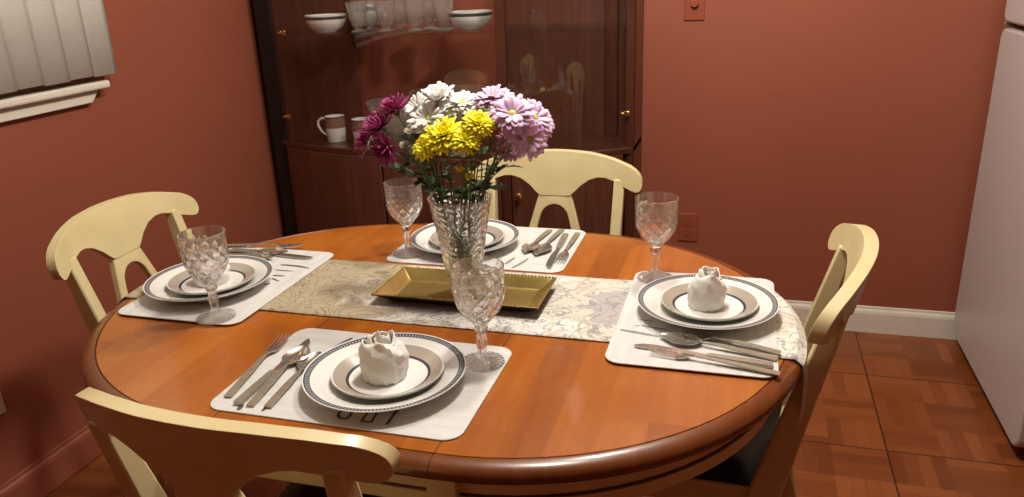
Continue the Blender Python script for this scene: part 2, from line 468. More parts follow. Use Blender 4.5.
# vertical blind
vb = thing('vertical_blind', 'off-white vertical blind with closed vanes covering the window on left wall', 'blind', (WX + .05, 1.222, 1.108))
obj('headrail', BX(-.03, .03, -.78, .74, 1.02, 1.06), M['blind'], vb, smooth=False, bevel=.003)
yy = .70; i = 0
vane = None
while yy > -.75:
    bm = bmesh.new(); n = 6; w_ = .089
    rows = []
    for z in (0, 1.02):
        row = []
        for k in range(n + 1):
            t = k / n - .5
            row.append(bm.verts.new((.002 * (1 - 4 * t * t), t * w_, z)))
        rows.append(row)
    for k in range(n): bm.faces.new((rows[0][k], rows[0][k + 1], rows[1][k + 1], rows[1][k]))
    if vane is None:
        vane = obj('vane', bm, M['blind'], vb, solid=.0012); v = vane
    else:
        bm.free(); v = vane.copy(); COL.objects.link(v); v.parent = vb
    v.location = (0, yy - .01, 0); v.rotation_euler = (0, 0, 0)
    v.location.z = .003 * (i % 2)
    yy -= .0885; i += 1

# wall plates
def wall_plate(name, label, cat, x, z0, z1, kind):
    t = thing(name, label, cat, (x, WY, (z0 + z1) / 2))
    h = (z1 - z0) / 2
    obj('cover_plate', BX(-.036, .036, -.006, 0, -h, h), M['plastic'], t, smooth=False, bevel=.003)
    if kind == 'outlet':
        for s in (-1, 1):
            bm = bmesh.new(); prism(bm, [(.0165 * cos(q * PI / 8), .0145 * sin(q * PI / 8)) for q in range(16)], 0, .003)
            xform(bm, Matrix.Translation((0, -.0055, s * .0195)) @ Matrix.Rotation(PI / 2, 4, 'X'))
            r_ = obj('socket', bm, M['plastic'], t, smooth=False)
            bm = bmesh.new()
            box(bm, -.008, -.0055, -.0093, -.0083, s * .0195 + .001, s * .0195 + .009); box(bm, .0055, .008, -.0093, -.0083, s * .0195 + .001, s * .0195 + .009)
            box(bm, -.002, .002, -.0093, -.0083, s * .0195 - .009, s * .0195 - .005)
            obj('slots', bm, M['slot'], r_, smooth=False)
    else:
        bm = bmesh.new(); prism(bm, [(.0135 * cos(q * PI / 12), .0135 * sin(q * PI / 12)) for q in range(24)], 0, .014)
        xform(bm, Matrix.Translation((0, -.005, 0)) @ Matrix.Rotation(PI / 2, 4, 'X'))
        obj('dimmer_knob', bm, M['plastic'], t, bevel=.002)
    return t
wall_plate('light_switch', 'salmon-painted switch plate with round dimmer knob high on back wall', 'light switch', -.197, 1.156, 1.272, 'switch')
wall_plate('wall_outlet', 'salmon-painted double outlet low on back wall beside the right goblet', 'outlet', -.190, .324, .438, 'outlet')
t = thing('wall_outlet', 'cream outlet cover on left wall at the left picture edge', 'outlet', (WX, 1.333, .348))
obj('cover_plate', BX(0, .006, -.036, .036, -.057, .057), M['ivory'], t, smooth=False, bevel=.003)
for s in (-1, 1):
    bm = bmesh.new(); prism(bm, [(.0145 * cos(q * PI / 8), .0165 * sin(q * PI / 8)) for q in range(16)], 0, .003)
    xform(bm, Matrix.Translation((.0055, 0, s * .0195)) @ Matrix.Rotation(PI / 2, 4, 'Y'))
    obj('socket', bm, M['ivory'], t, smooth=False)

# ------------------------------------------------------------------ refrigerator (front faces -X)
fr = thing('refrigerator', 'tall pale grey-white refrigerator against the right side of the room', 'refrigerator', (1.108, 2.53, 0))
obj('cabinet', BX(-.27, .34, -.38, .41, .03, 1.72), M['fridge'], fr, smooth=False, bevel=.01)
obj('toe_grille', BX(-.25, -.22, -.36, .38, .0, .10), M['gasket'], fr, smooth=False)
def rdoor(name, z0, z1):
    # rounded rectangle front, in (y,z), thick along x
    bm = bmesh.new(); R_ = .035; pts = []
    for cy, cz, a0 in ((.40 - R_, z1 - R_, 0), (-.375 + R_, z1 - R_, 90), (-.375 + R_, z0 + R_, 180), (.40 - R_, z0 + R_, 270)):
        for k in range(7):
            an = rad(a0 + 15 * k); pts.append((cy + R_ * cos(an), cz + R_ * sin(an)))
    prism(bm, pts, 0, .065)
    mtx = Matrix(((0, 0, 1, -.34), (1, 0, 0, 0), (0, 1, 0, 0), (0, 0, 0, 1)))
    xform(bm, mtx)
    return obj(name, bm, M['fridge'], fr, bevel=.008, seg=3, angle=50)
d1 = rdoor('fresh_food_door', .045, 1.118); d2 = rdoor('freezer_door', 1.136, 1.71)
obj('gasket', BX(-.275, -.262, -.37, .395, .055, 1.70), M['gasket'], fr, smooth=False)
obj('hinge', BX(-.335, -.30, .395, .408, 1.119, 1.135), M['steel'], fr, smooth=False, bevel=.002)
for dd, z0, z1 in ((d1, .62, 1.06), (d2, 1.19, 1.50)):
    bm = bmesh.new(); tube(bm, [(-.34, -.34, z0), (-.385, -.34, z0 + .03), (-.385, -.34, z1 - .03), (-.34, -.34, z1)], .011, 8)
    obj('door_handle', bm, M['fridge'], dd)

# ------------------------------------------------------------------ table
TCX, TCY, TZ = -.553, 1.295, .75
tb = thing('dining_table', 'oval honey-brown wooden dining table with cream apron in the room centre', 'table', (TCX, TCY, 0))
def race(rr, n=40):
    pts = []
    for k in range(n + 1):
        an = -PI / 2 + PI * k / n; pts.append((TXL + rr * cos(an), rr * sin(an)))
    for k in range(n + 1):
        an = PI / 2 + PI * k / n; pts.append((-TXL + rr * cos(an), rr * sin(an)))
    return pts
bm = bmesh.new()
prof = [(.30, TZ), (TRIMR - .0015, TZ), (TRIMR, TZ - .0016), (TRIMR + .0015, TZ)]
for k in range(0, 21):   # bullnose
    an = PI / 2 - PI * k / 20
    prof.append((TR - .0255 + .0255 * cos(an), TZ - .0165 + .0165 * sin(an)))
prof += [(TR - .035, TZ - .033), (.30, TZ - .033)]
rings = [[bm.verts.new((x, y, z)) for x, y in race(r)] for r, z in prof]
n = len(rings[0])
for a_, b_ in zip(rings, rings[1:]):
    for i in range(n): bm.faces.new((a_[i], a_[(i + 1) % n], b_[(i + 1) % n], b_[i]))
bm.faces.new(rings[0]); bm.faces.new(rings[-1][::-1])
obj('tabletop', bm, M['table'], tb, angle=12)
def ringbm(r0, r1, z0, z1):
    bm = bmesh.new()
    R4 = [[bm.verts.new((x, y, z)) for x, y in race(r)] for r, z in ((r1, z1), (r1, z0), (r0, z0), (r0, z1))]
    n = len(R4[0])
    for a_, b_ in zip(R4, R4[1:] + R4[:1]):
        for i in range(n): bm.faces.new((a_[i], a_[(i + 1) % n], b_[(i + 1) % n], b_[i]))
    return bm
ap = obj('apron', ringbm(.43, .452, .655, .717), M['cream'], tb)
obj('apron_bead', ringbm(.45, .456, .655, .675), M['cream'], ap)
obj('apron_groove', ringbm(.45, .4535, .675, .679), M['drk'], ap)
for sx in (-1, 1):
    for sy in (-1, 1):
        obj('apron_block', BX(sx * (TXL + .005) - .022, sx * (TXL + .005) + .022, sy * .455 - .012, sy * .455 + .006, .655, .716), M['cream'], ap, smooth=False, bevel=.002)
bm = bmesh.new()
lathe(bm, [(0, .13), (.11, .13), (.12, .16), (.09, .20), (.055, .25), (.05, .33), (.075, .42), (.085, .50), (.06, .57), (.07, .62), (.13, .655), (.16, .70), (.16, .716), (0, .716)], 32)
obj('pedestal', bm, M['cream'], tb)
for k in range(4):
    an = PI / 4 + k * PI / 2
    bm = bmesh.new()
    tube(bm, [(.06 * cos(an), .06 * sin(an), .20), (.16 * cos(an), .16 * sin(an), .19), (.28 * cos(an), .28 * sin(an), .10), (.38 * cos(an), .38 * sin(an), .04), (.42 * cos(an), .42 * sin(an), .026)], [.04, .038, .03, .026, .024], 10)
    obj('pedestal_foot', bm, M['cream'], tb)

# ------------------------------------------------------------------ chairs
HALF = [(0, .880, .760), (.03, .8797, .760), (.043, .879, .761), (.055, .8785, .772), (.07, .8777, .788), (.095, .876, .806), (.12, .8725, .8145), (.14, .869, .815), (.165, .8635, .808), (.19, .8555, .797), (.21, .849, .789), (.225, .840, .785), (.234, .832, .787), (.240, .823, .794), (.243, .812, .804)]
KB, RK = .80, .24
def backy(s, z): return RK * (z - .45) - KB * s * s
def make_chair(name, label, group=None):
    t = thing(name, label, 'chair', group=group)
    cols = [(-s, a, b) for s, a, b in HALF[:0:-1]] + HALF
    bm = bmesh.new(); F = []; B_ = []
    NR = 4
    for s, a, b in cols:
        F.append([bm.verts.new((s, backy(s, b + (a - b) * j / NR) - .012, b + (a - b) * j / NR)) for j in range(NR + 1)])
        B_.append([bm.verts.new((s, backy(s, b + (a - b) * j / NR) + .012, b + (a - b) * j / NR)) for j in range(NR + 1)])
    for i in range(len(cols) - 1):
        for j in range(NR):
            bm.faces.new((F[i][j], F[i + 1][j], F[i + 1][j + 1], F[i][j + 1]))
            bm.faces.new((B_[i][j], B_[i][j + 1], B_[i + 1][j + 1], B_[i + 1][j]))
        bm.faces.new((F[i][NR], F[i + 1][NR], B_[i + 1][NR], B_[i][NR])); bm.faces.new((F[i][0], B_[i][0], B_[i + 1][0], F[i + 1][0]))
    for i in (0, len(cols) - 1):
        for j in range(NR): bm.faces.new((F[i][j], F[i][j + 1], B_[i][j + 1], B_[i][j]))
    obj('crest_rail', bm, M['cream'], t, bevel=.009, seg=4, angle=60)
    # rear posts run into the rear legs (one sabre curve)
    for sd in (-1, 1):
        bm = bmesh.new(); rings = []
        for z, s, w, d in ((.815, .180, .014, .014), (.70, .176, .0145, .019), (.60, .173, .015, .023), (.52, .171, .016, .026), (.45, .170, .017, .028), (.38, .170, .017, .028), (.30, .170, .017, .026), (.2, .172, .016, .023), (.1, .174, .015, .020), (.0, .176, .014, .018)):
            y = -KB * .0317 + RK * (z - .45) if z > .45 else -KB * .0317 + .14 * ((.45 - z) / .45) ** 2 - .20 * (.45 - z) * (z / .45)
            rings.append([bm.verts.new((sd * s + q[0] * w, y + q[1] * d, z)) for q in ((-1, -1), (1, -1), (1, 1), (-1, 1))])
        for a_, b_ in zip(rings, rings[1:]):
            for i in range(4): bm.faces.new((a_[i], a_[(i + 1) % 4], b_[(i + 1) % 4], b_[i]))
        bm.faces.new(rings[0]); bm.faces.new(rings[-1][::-1])
        obj('rear_leg', bm, M['cream'], t, bevel=.004)
    # wishbone splat
    outer = [(.044, .766), (.052, .74), (.063, .70), (.073, .665), (.080, .62), (.078, .57), (.066, .52), (.052, .475)]
    inner = [(0, .737), (.020, .733), (.035, .715), (.045, .685), (.050, .655), (.053, .62), (.050, .575), (.040, .53), (.022, .495)]
    bm = bmesh.new()
    def ysp(z): return RK * (z - .45) - .002
    def strip(sd):
        # quads between matched outer and inner samples
        N = 12; O = []; I = []
        def samp(L, u):
            f = u * (len(L) - 1); k = min(int(f), len(L) - 2); g = f - k
            return (L[k][0] * (1 - g) + L[k + 1][0] * g, L[k][1] * (1 - g) + L[k + 1][1] * g)
        return [(samp(outer, k / N), samp(inner, k / N)) for k in range(N + 1)]
    vs = {}
    for sd in (-1, 1):
        st = strip(sd); R4 = []
        for (os_, oz), (is_, iz) in st:
            R4.append([bm.verts.new((sd * os_, ysp(oz) - .009, oz)), bm.verts.new((sd * is_, ysp(iz) - .009, iz)), bm.verts.new((sd * is_, ysp(iz) + .009, iz)), bm.verts.new((sd * os_, ysp(oz) + .009, oz))])
        for a_, b_ in zip(R4, R4[1:]):
            for i in range(4): bm.faces.new((a_[i], a_[(i + 1) % 4], b_[(i + 1) % 4], b_[i]))
        bm.faces.new(R4[-1])
        vs[sd] = R4
    # bridge the head over the arch
    a_, b_ = vs[-1][0], vs[1][0]
    bmesh.ops.remove_doubles(bm, verts=bm.verts, dist=.0004)
    bm.verts.ensure_lookup_table()
    def find(x, y, z): return min(bm.verts, key=lambda v: (v.co - Vector((x, y, z))).length)
    for yy_ in (-1, 1):
        q = [find(-.044, ysp(.766) + yy_ * .009, .766), find(.044, ysp(.766) + yy_ * .009, .766), find(0, ysp(.737) + yy_ * .009, .737)]
        if len(set(q)) == 3: bm.faces.new(q)
    obj('splat', bm, M['cream'], t, bevel=.003)
    # seat + frame
    yb, yf, wb, wf = .0, -.42, .165, .215
    bm = bmesh.new(); prism(bm, [(-wb, yb - .02), (wb, yb - .02), (wf, yf), (-wf, yf)], .395, .448); obj('seat_frame', bm, M['cream'], t, smooth=False, bevel=.006)
    bm = bmesh.new(); NX, NY = 12, 12; G = []
    for j in range(NY + 1):
        v = j / NY; row = []
        for i in range(NX + 1):
            u = i / NX * 2 - 1; wdt = (wb + (wf - wb) * v) * .97; e = (1 - abs(u) ** 6) * (1 - abs(2 * v - 1) ** 6)
            row.append(bm.verts.new((u * wdt, yb - .03 + (yf + .01 - yb + .03) * v, .4485 + .032 * max(e, 0) ** .5)))
        G.append(row)
    for j in range(NY):
        for i in range(NX): bm.faces.new((G[j][i], G[j][i + 1], G[j + 1][i + 1], G[j + 1][i]))
    obj('seat_cushion', bm, M['seat'], t)
    for sd in (-1, 1):
        bm = bmesh.new()
        lathe(bm, [(0, 0), (.013, 0), (.015, .02), (.019, .25), (.022, .36), (.024, .40), (0, .40)], 16, cx=sd * .185, cy=-.39)
        obj('front_leg', bm, M['cream'], t)
    return t
LB = {'back': 'cream wooden chair with wishbone back, at far side of table before the cabinet',
      'left': 'cream wooden chair at left end of table by the left wall',
      'right': 'cream wooden chair at right end of table, seen side-on near the refrigerator',
      'near': 'cream wooden chair nearest the camera, its unlit back turned to us at bottom left'}
POS = {'back': (-.493, 1.974, 0, 1.6), 'left': (-1.318, 1.413, 0, 93.5), 'right': (.122, 1.423, 0, -98), 'near': (-.618, .752, 0, 176.6)}
ch0 = make_chair('dining_chair', LB['back'], 'matching cream chairs around the table')
for k, n_ in enumerate(('back', 'left', 'right', 'near')):
    if n_ == 'near':      # this one's rail is steamed to a slightly deeper curve
        KB = 1.17; c = make_chair('dining_chair', LB[n_], 'matching cream chairs around the table')
    else: c = ch0 if k == 0 else copy_tree(ch0)
    c['label'] = LB[n_]
    x, y, z, a = POS[n_]; c.location = (x, y, z); c.rotation_euler = (0, 0, rad(a))

# ------------------------------------------------------------------ table linen
RY = 1.337; RHW = .141
tag_ = None
def runner():
    # path along x with drop at both ends
    xl, xr = TCX - TXL - TR, TCX + TXL + TR
    path = [(xl - .022, TZ - .16), (xl - .022, TZ - .10), (xl - .016, TZ - .045), (xl - .006, TZ - .012), (xl + .012, TZ + .0022)]
    N = 60
    for k in range(1, N): path.append((xl + .012 + (xr - xl - .024) * k / N, TZ + .0022))
    path += [(xr - .012, TZ + .0022), (xr + .002, TZ - .010), (xr + .005, TZ - .04), (xr + .005, TZ - .08), (xr + .002, TZ - .12)]
    bm = bmesh.new(); G = []
    NW = 22
    for i, (x, z) in enumerate(path):
        row = []
        for j in range(NW + 1):
            y = -RHW + 2 * RHW * j / NW
            yy = RY + y
            # follow the rounded table end
            dy = yy - TCY
            inset = TR - math.sqrt(max(TR * TR - dy * dy, 0))
            X = x
            if x > xr - .2: X = x - inset * min(1, (x - (xr - .2)) / .188)
            if x < xl + .2: X = x + inset * min(1, ((xl + .2) - x) / .188)
            Z = z + .0004 * sin(j * 1.3 + i * .7)
            if z < TZ - .03: X += .004 * sin(j * .8)
            row.append(bm.verts.new((X - TCX, yy - RY, Z - TZ)))
        G.append(row)
    for i in range(len(G) - 1):
        for j in range(NW): bm.faces.new((G[i][j], G[i][j + 1], G[i + 1][j + 1], G[i + 1][j]))
    o = obj('table_runner', bm, M['runner'], solid=.0012)
    o.location = (TCX, RY, TZ)
    tag(o, 'white grey and gold damask table runner lying lengthwise over the table', 'table runner')
runner()

# placemats: local x along the long side, sitter at local -y
MW, MD = .41, .287
def rrect(w, d, r, n=8):
    pts = []
    for cx, cy, a0 in ((w / 2 - r, d / 2 - r, 0), (-w / 2 + r, d / 2 - r, 90), (-w / 2 + r, -d / 2 + r, 180), (w / 2 - r, -d / 2 + r, 270)):
        for k in range(n + 1):
            an = rad(a0 + 90 * k / n); pts.append((cx + r * cos(an), cy + r * sin(an)))
    return pts
MATS = {'near': (-.556, .9985, 0), 'right': (-.063, 1.325, 90), 'back': (-.556, 1.634, 180), 'left': (-1.024, 1.315, -90)}
MLAB = {'near': 'white placemat with lettering, nearest the camera, under the front plate',
        'right': 'white placemat at right end of the table by the refrigerator side',
        'back': 'white placemat at far side of table, behind the vase',
        'left': 'white placemat at left end of the table beneath the left goblet'}
def stroke(bm, a, b, w, z, bend=0):
    a = Vector(a); b = Vector(b); d = (b - a); L = d.length; d.normalize(); n_ = Vector((-d.y, d.x)); N = 10
    top = []; bot = []
    for k in range(N + 1):
        t_ = k / N; c_ = a + d * L * t_ + n_ * bend * sin(PI * t_); ww = w * (.35 + .65 * sin(PI * min(1, t_ * .8 + .15)))
        top.append(bm.verts.new((*(c_ + n_ * ww), z))); bot.append(bm.verts.new((*(c_ - n_ * ww), z)))
    for k in range(N): bm.faces.new((bot[k], bot[k + 1], top[k + 1], top[k]))
MZ = TZ + .0037
prints = {
 'right': [((620, 331), (665, 339), .004, 0), ((641, 327), (666, 331), .003, 0), ((635, 327), (640, 327.3), .002, 0), ((639, 321), (652, 322.5), .002, 0)],
 'back': [((505, 264), (515, 257.5), .004, 0), ((512, 268), (528, 258.5), .004, -.002)],
 'left': [((281, 266), (309, 269.5), .004, .004), ((275, 271), (294, 272.5), .0025, 0), ((273, 276.5), (285, 277.3), .003, 0), ((272, 279.5), (279, 282.5), .0025, 0), ((264, 286), (270, 284.5), .005, 0), ((285, 255), (312, 258), .004, 0)],
 'near': [((352, 338), (326, 352), .004, 0), ((238, 410), (243, 404), .004, 0), ((262, 411), (270, 404), .003, 0)],
}
mat0 = None
MOBJ = {}
for n_, (x, y, a) in MATS.items():
    bm = bmesh.new(); prism(bm, rrect(MW, MD, .028), 0, .0022)
    if mat0 is None: mat0 = obj('placemat', bm, M['mat'], bevel=.0006, seg=1); o = mat0
    else: bm.free(); o = mat0.copy(); COL.objects.link(o)
    if n_ == 'right': o.scale = (1, .945, 1)
    if n_ == 'left': o.scale = (.97, .97, 1)
    o.location = (x, y, TZ + (.0004 if n_ in ('near', 'back') else .0034)); o.rotation_euler = (0, 0, rad(a))
    tag(o, MLAB[n_], 'placemat', 'white placemats under the four settings')
    Mi = (Matrix.Translation(o.location) @ Matrix.Rotation(rad(a), 4, 'Z') @ Matrix.Diagonal((*o.scale, 1))).inverted()
    for p, q, w_, bd in prints[n_]:
        bm = bmesh.new()
        A = Mi @ onz(*p, TZ + .003); B2 = Mi @ onz(*q, TZ + .003)
        stroke(bm, (A.x, A.y), (B2.x, B2.y), w_, .0026, bd)
        obj('printed_stroke', bm, M['print'] if n_ in ('near', 'left') else M['print_light'], o, smooth=False)
    MOBJ[n_] = (o, Mi)
# printed lettering, half hidden by the front plate
def letters(parent, Mi):
    bm = bmesh.new(); z = .0026
    def seg(p, q, w=.0022):
        A = Mi @ onz(*p, TZ + .003); B2 = Mi @ onz(*q, TZ + .003)
        a = Vector((A.x, A.y)); b = Vector((B2.x, B2.y)); d = (b - a).normalized(); n_ = Vector((-d.y, d.x)) * w
        a -= d * w * .6; b += d * w * .6
        bm.faces.new([bm.verts.new((*p_, z)) for p_ in (a - n_, b - n_, b + n_, a + n_)])
    def path(*P, w=.0022):
        for p, q in zip(P, P[1:]): seg(p, q, w)
    path((346, 408), (339, 412.5), (338, 416), (341, 418.5), (346, 418.5), (350, 416), (353, 411), (355, 407), (351, 405), (346, 408))
    path((367, 413), (361.5, 421), (371.5, 422), (378, 410))
    path((400, 406), (387, 424), w=.0026)
    obj('printed_lettering', bm, M['print'], parent, smooth=False)
letters(*MOBJ['near'])

# ------------------------------------------------------------------ plates
def make_dinner():
    bm = bmesh.new()
    # r, z  upper surface from centre outward, then underside
    prof = [(0, .006), (.078, .006), (.086, .0090), (.098, .017), (.114, .0218), (.1195, .0230), (.1207, .0233), (.1272, .0247), (.1292, .0251), (.1315, .0256), (.132, .0246), (.128, .0225), (.10, .0125), (.088, .004), (.080, .0), (.074, .0), (.070, .002), (0, .002)]
    mi = [0, 0, 0, 0, 0, 1, 0, 1, 0, 0, 0, 0, 0, 0, 0, 0, 0]
    mi[5] = 1; mi[6] = 2; mi[7] = 1; mi[8] = 0
    lathe(bm, prof, 96, mi)
    return bm
def make_salad():
    bm = bmesh.new()
    prof = [(0, .005), (.056, .005), (.0600, .0060), (.0645, .0080), (.0655, .0085), (.083, .0170), (.0855, .0182), (.0862, .0165), (.083, .013), (.060, .003), (.052, 0), (.046, 0), (.044, .0015), (0, .0015)]
    mi = [0, 0, 1, 2, 2, 0, 3, 3, 3, 3, 3, 3, 3]
    lathe(bm, prof, 96, mi)
    return bm
def band_mat():
    a = NT('patterned_rim_band')
    x, y, z = a.sep()
    an = a.math('ARCTAN2', y, x)
    k = a.math('GREATER_THAN', a.math('FRACT', a.math('MULTIPLY', an, 22.0)), .45)
    a.l(a.mix(k, (.34, .35, .36), (.07, .08, .10)), a.b.inputs['Base Color']); a.b.inputs['Roughness'].default_value = .15
    return a.m
M['pattern'] = band_mat()
PL = {'near': (-.517, .984), 'right': (-.048, 1.345), 'back': (-.610, 1.622), 'left': (-1.046, 1.268)}
PZ = TZ + .0028
dl = {'near': 'white dinner plate with dark patterned rim on the placemat nearest the camera', 'right': 'white dark-rimmed dinner plate on right end placemat, cutlery before it',
      'back': 'white dark-rimmed dinner plate at far side, partly behind the vase', 'left': 'white dark-rimmed dinner plate on left end placemat behind a goblet'}
sl = {'near': 'taupe-rimmed salad plate holding a napkin rose, on the front dinner plate', 'right': 'taupe-rimmed salad plate under the napkin, on the right end dinner plate',
      'back': 'taupe-rimmed salad plate on the far dinner plate behind the vase', 'left': 'taupe-rimmed salad plate on the left dinner plate behind the goblet'}
dp = sp = None
for n_, (x, y) in PL.items():
    z = PZ + (.003 if n_ in ('left', 'right') else 0)
    if dp is None:
        dp = obj('dinner_plate', make_dinner(), [M['porcelain'], M['blueband'], M['pattern']], angle=60); sp = obj('salad_plate', make_salad(), [M['porcelain'], M['blueband'], M['tanband'], M['underside']], angle=60)
        d_, s_ = dp, sp
    else:
        d_ = dp.copy(); s_ = sp.copy(); COL.objects.link(d_); COL.objects.link(s_)
    k_ = .95 if n_ == 'right' else .965; d_.scale = (k_, k_, 1.0); s_.scale = (k_ * 1.06, k_ * 1.06, 1.0); d_.location = (x, y, z); s_.location = (x + .004, y + .002, z + .0068)
    d_.rotation_euler.z = s_.rotation_euler.z = random.uniform(0, 1)
    tag(d_, dl[n_], 'plate', 'dinner plates'); tag(s_, sl[n_], 'plate', 'salad plates')

# ------------------------------------------------------------------ napkins rolled as roses
def napkin_bm(seed, R0=.039, Hh=.066):
    bm = bmesh.new(); rnd = random.Random(seed)
    T = 3.1; N = 150; NZ = 12; G = []
    for i in range(N + 1):
        u = i / N; th = u * T * 2 * PI
        r = .004 + (R0 - .004) * u ** .8
        ht = Hh * (1.0 - .10 * u * u) + .005 * sin(th * 1.7 + seed) + .003 * sin(th * 4.1)
        if u > .9: ht *= 1 - (u - .9) * 2.2
        row = []
        for j in range(NZ + 1):
            v = j / NZ
            fold = .0022 * sin(5 * th + 9 * v * (1 + u) + seed) * v * u + .0035 * (.5 - abs(noise.noise(Vector((cos(th) * 2.4, sin(th) * 2.4, v * 2.6 + seed)))) * 2) * u + .0012 * noise.noise(Vector((cos(th) * 8, sin(th) * 8, v * 8))) * u
            flare = .004 * max(0, v - .7) * 3.3 * sin(th * 1.3 + seed) * u - .012 * v ** 4 * u + .0028 * abs(sin(1.6 * th + 3.2 * v + seed)) * u
            belly = .004 * sin(PI * v) * u
            rr = r + fold + flare + belly - (.006 * (1 - v) * u * .5)
            lean = .004 * v
            row.append(bm.verts.new((rr * cos(th) + lean, rr * sin(th), ht * v)))
        G.append(row)
    for i in range(N):
        for j in range(NZ): bm.faces.new((G[i][j], G[i + 1][j], G[i + 1][j + 1], G[i][j + 1]))
    return bm
NZ0 = .0068 + .0052
for n_, lab, seed, dx, rot, sc in (('near', 'white napkin rolled into a rose on the front salad plate', 1.0, (-.003, .0), 2.1, (1, 1, 1)),
                               ('right', 'white napkin rolled into a rose on the right end salad plate', 4.0, (-.004, .002), .4, (.84, .88, 1.0)),
                               ('left', 'white napkin rose on left salad plate, half hidden by goblet bowl', 7.0, (-.002, .004), 1.2, (.95, .95, .75))):
    x, y = PL[n_]
    o = obj('napkin_rose', napkin_bm(seed), M['napkin'], solid=.0016)
    o.location = (x + dx[0], y + dx[1], PZ + NZ0 + (.003 if n_ != 'near' else 0) + .0006); o.rotation_euler = (0, 0, rot); o.scale = sc
    tag(o, lab, 'napkin', 'rolled white napkins')

# ------------------------------------------------------------------ cutlery: local +x from handle end to tip
def strip_bm(bm, prof, th=.0016):
    """prof: (x, halfwidth, z, dip) ; dip = cross-section depth"""
    NW = 8; T_ = []; B2 = []
    for x, w_, z, dip in prof:
        T_.append([bm.verts.new((x, w_ * (2 * j / NW - 1), z - dip * (1 - (2 * j / NW - 1) ** 2))) for j in range(NW + 1)])
        B2.append([bm.verts.new((x, w_ * (2 * j / NW - 1), z - dip * (1 - (2 * j / NW - 1) ** 2) - th)) for j in range(NW + 1)])
    for i in range(len(prof) - 1):
        for j in range(NW):
            bm.faces.new((T_[i][j], T_[i + 1][j], T_[i + 1][j + 1], T_[i][j + 1])); bm.faces.new((B2[i][j], B2[i][j + 1], B2[i + 1][j + 1], B2[i + 1][j]))
        bm.faces.new((T_[i][0], B2[i][0], B2[i + 1][0], T_[i + 1][0])); bm.faces.new((T_[i][NW], T_[i + 1][NW], B2[i + 1][NW], B2[i][NW]))
    bm.faces.new([*T_[0], *B2[0][::-1]]); bm.faces.new([*T_[-1][::-1], *B2[-1]])
def handle_prof(L, w0=.0062, w1=.0035):
    return [(0, w0, .004, 0), (.004, w0 * 1.04, .0042, 0), (L * .3, w0 * .96, .0062, 0), (L * .6, w0 * .82, .0082, 0), (L * .8, w1, .0092, 0), (L, w1 * .62, .0092, 0)]
def make_spoon(L):
    parts = []
    hl = L * .64; bm = bmesh.new(); strip_bm(bm, handle_prof(hl), .0022); parts.append(('handle', bm, M['steel_dark']))
    bm = bmesh.new(); bw = L * .118; bl = L - hl; pr = []
    for k in range(13):
        t_ = k / 12
        w_ = bw * max(.10, math.sin(PI * min(1, (t_ * .94 + .03)) ** .82)) if 0 < k < 12 else bw * (.12 if k == 0 else .12)
        pr.append((hl - .002 + (bl + .002) * t_, w_, .0092 - .0012 * sin(PI * t_) + (-.002 if k == 12 else 0), .0065 * sin(PI * t_)))
    strip_bm(bm, pr, .0012); parts.append(('bowl', bm, M['steel']))
    return parts
def make_fork(L):
    hl = L * .64; bm = bmesh.new(); strip_bm(bm, handle_prof(hl), .0022); parts = [('handle', bm, M['steel_dark'])]
    bm = bmesh.new(); hw = .0115
    strip_bm(bm, [(hl - .002, .0028, .0092, 0), (hl + .008, .004, .008, .0), (hl + .016, .009, .0058, .001), (hl + .024, hw, .0046, .0016), (hl + .030, hw, .0044, .0016)], .0015)
    for q in range(4):
        yc = -hw + .0018 + q * (2 * hw - .0036) / 3
        tp = bmesh.new(); strip_bm(tp, [(hl + .029, .0018, .0042, 0), (hl + .045, .0016, .0048, 0), (L - .006, .0013, .0084, 0), (L, .0006, .0105, 0)], .0014)
        xform(tp, Matrix.Translation((0, yc, 0))); me = bpy.data.meshes.new('t'); tp.to_mesh(me); tp.free(); bm.from_mesh(me); bpy.data.meshes.remove(me)
    parts.append(('tines', bm, M['steel']))
    return parts
def make_knife(L):
    hl = L * .46; bm = bmesh.new()
    strip_bm(bm, [(0, .0066, .006, 0), (.004, .007, .0062, 0), (hl * .5, .0068, .0066, 0), (hl - .006, .0055, .0066, 0), (hl, .0045, .0060, 0)], .0045); parts = [('handle', bm, M['steel_dark'])]
    bm = bmesh.new(); bl = L - hl
    # blade: offset belly, rounded tip
    pts = [(hl - .001, -.004), (hl + .012, -.0045), (hl + bl * .35, -.0085), (hl + bl * .7, -.0095), (L - .014, -.0075), (L - .003, -.001), (L, .004), (L - .01, .0062), (hl + bl * .5, .0058), (hl + .012, .0045), (hl - .001, .004)]
    prism(bm, pts, .0025, .0042); parts.append(('blade', bm, M['steel']))
    return parts
LIB = {}
def place_cutlery(kind, L, p_end, p_tip, label, zoff=0.0, flip=False):
    a = onz(*p_end, TZ + .006); b = onz(*p_tip, TZ + .010)
    ang = math.atan2(b.y - a.y, b.x - a.x); mid = (a + b) / 2
    names = {'fork': ('dinner_fork', 'fork'), 'knife': ('table_knife', 'knife'), 'spoon': ('table_spoon', 'spoon'), 'teaspoon': ('teaspoon', 'spoon')}
    nm, cat = names[kind]
    start = b - Vector((cos(ang), sin(ang), 0)) * L
    loc = (start.x, start.y, TZ + .0026 + zoff)
    if kind not in LIB:
        t_ = thing(nm, label, cat, loc, ang, 'steel ' + nm.replace('_', ' ') + 's beside the plates')
        for pn, bm, mt in {'fork': make_fork, 'knife': make_knife, 'spoon': make_spoon, 'teaspoon': make_spoon}[kind](L):
            obj(pn, bm, mt, t_, angle=50)
        LIB[kind] = t_
    else:
        t_ = copy_tree(LIB[kind]); t_.location = loc; t_.rotation_euler = (0, 0, ang); t_['label'] = label
    return t_
LF, LK, LS, LT = .205, .222, .193, .173
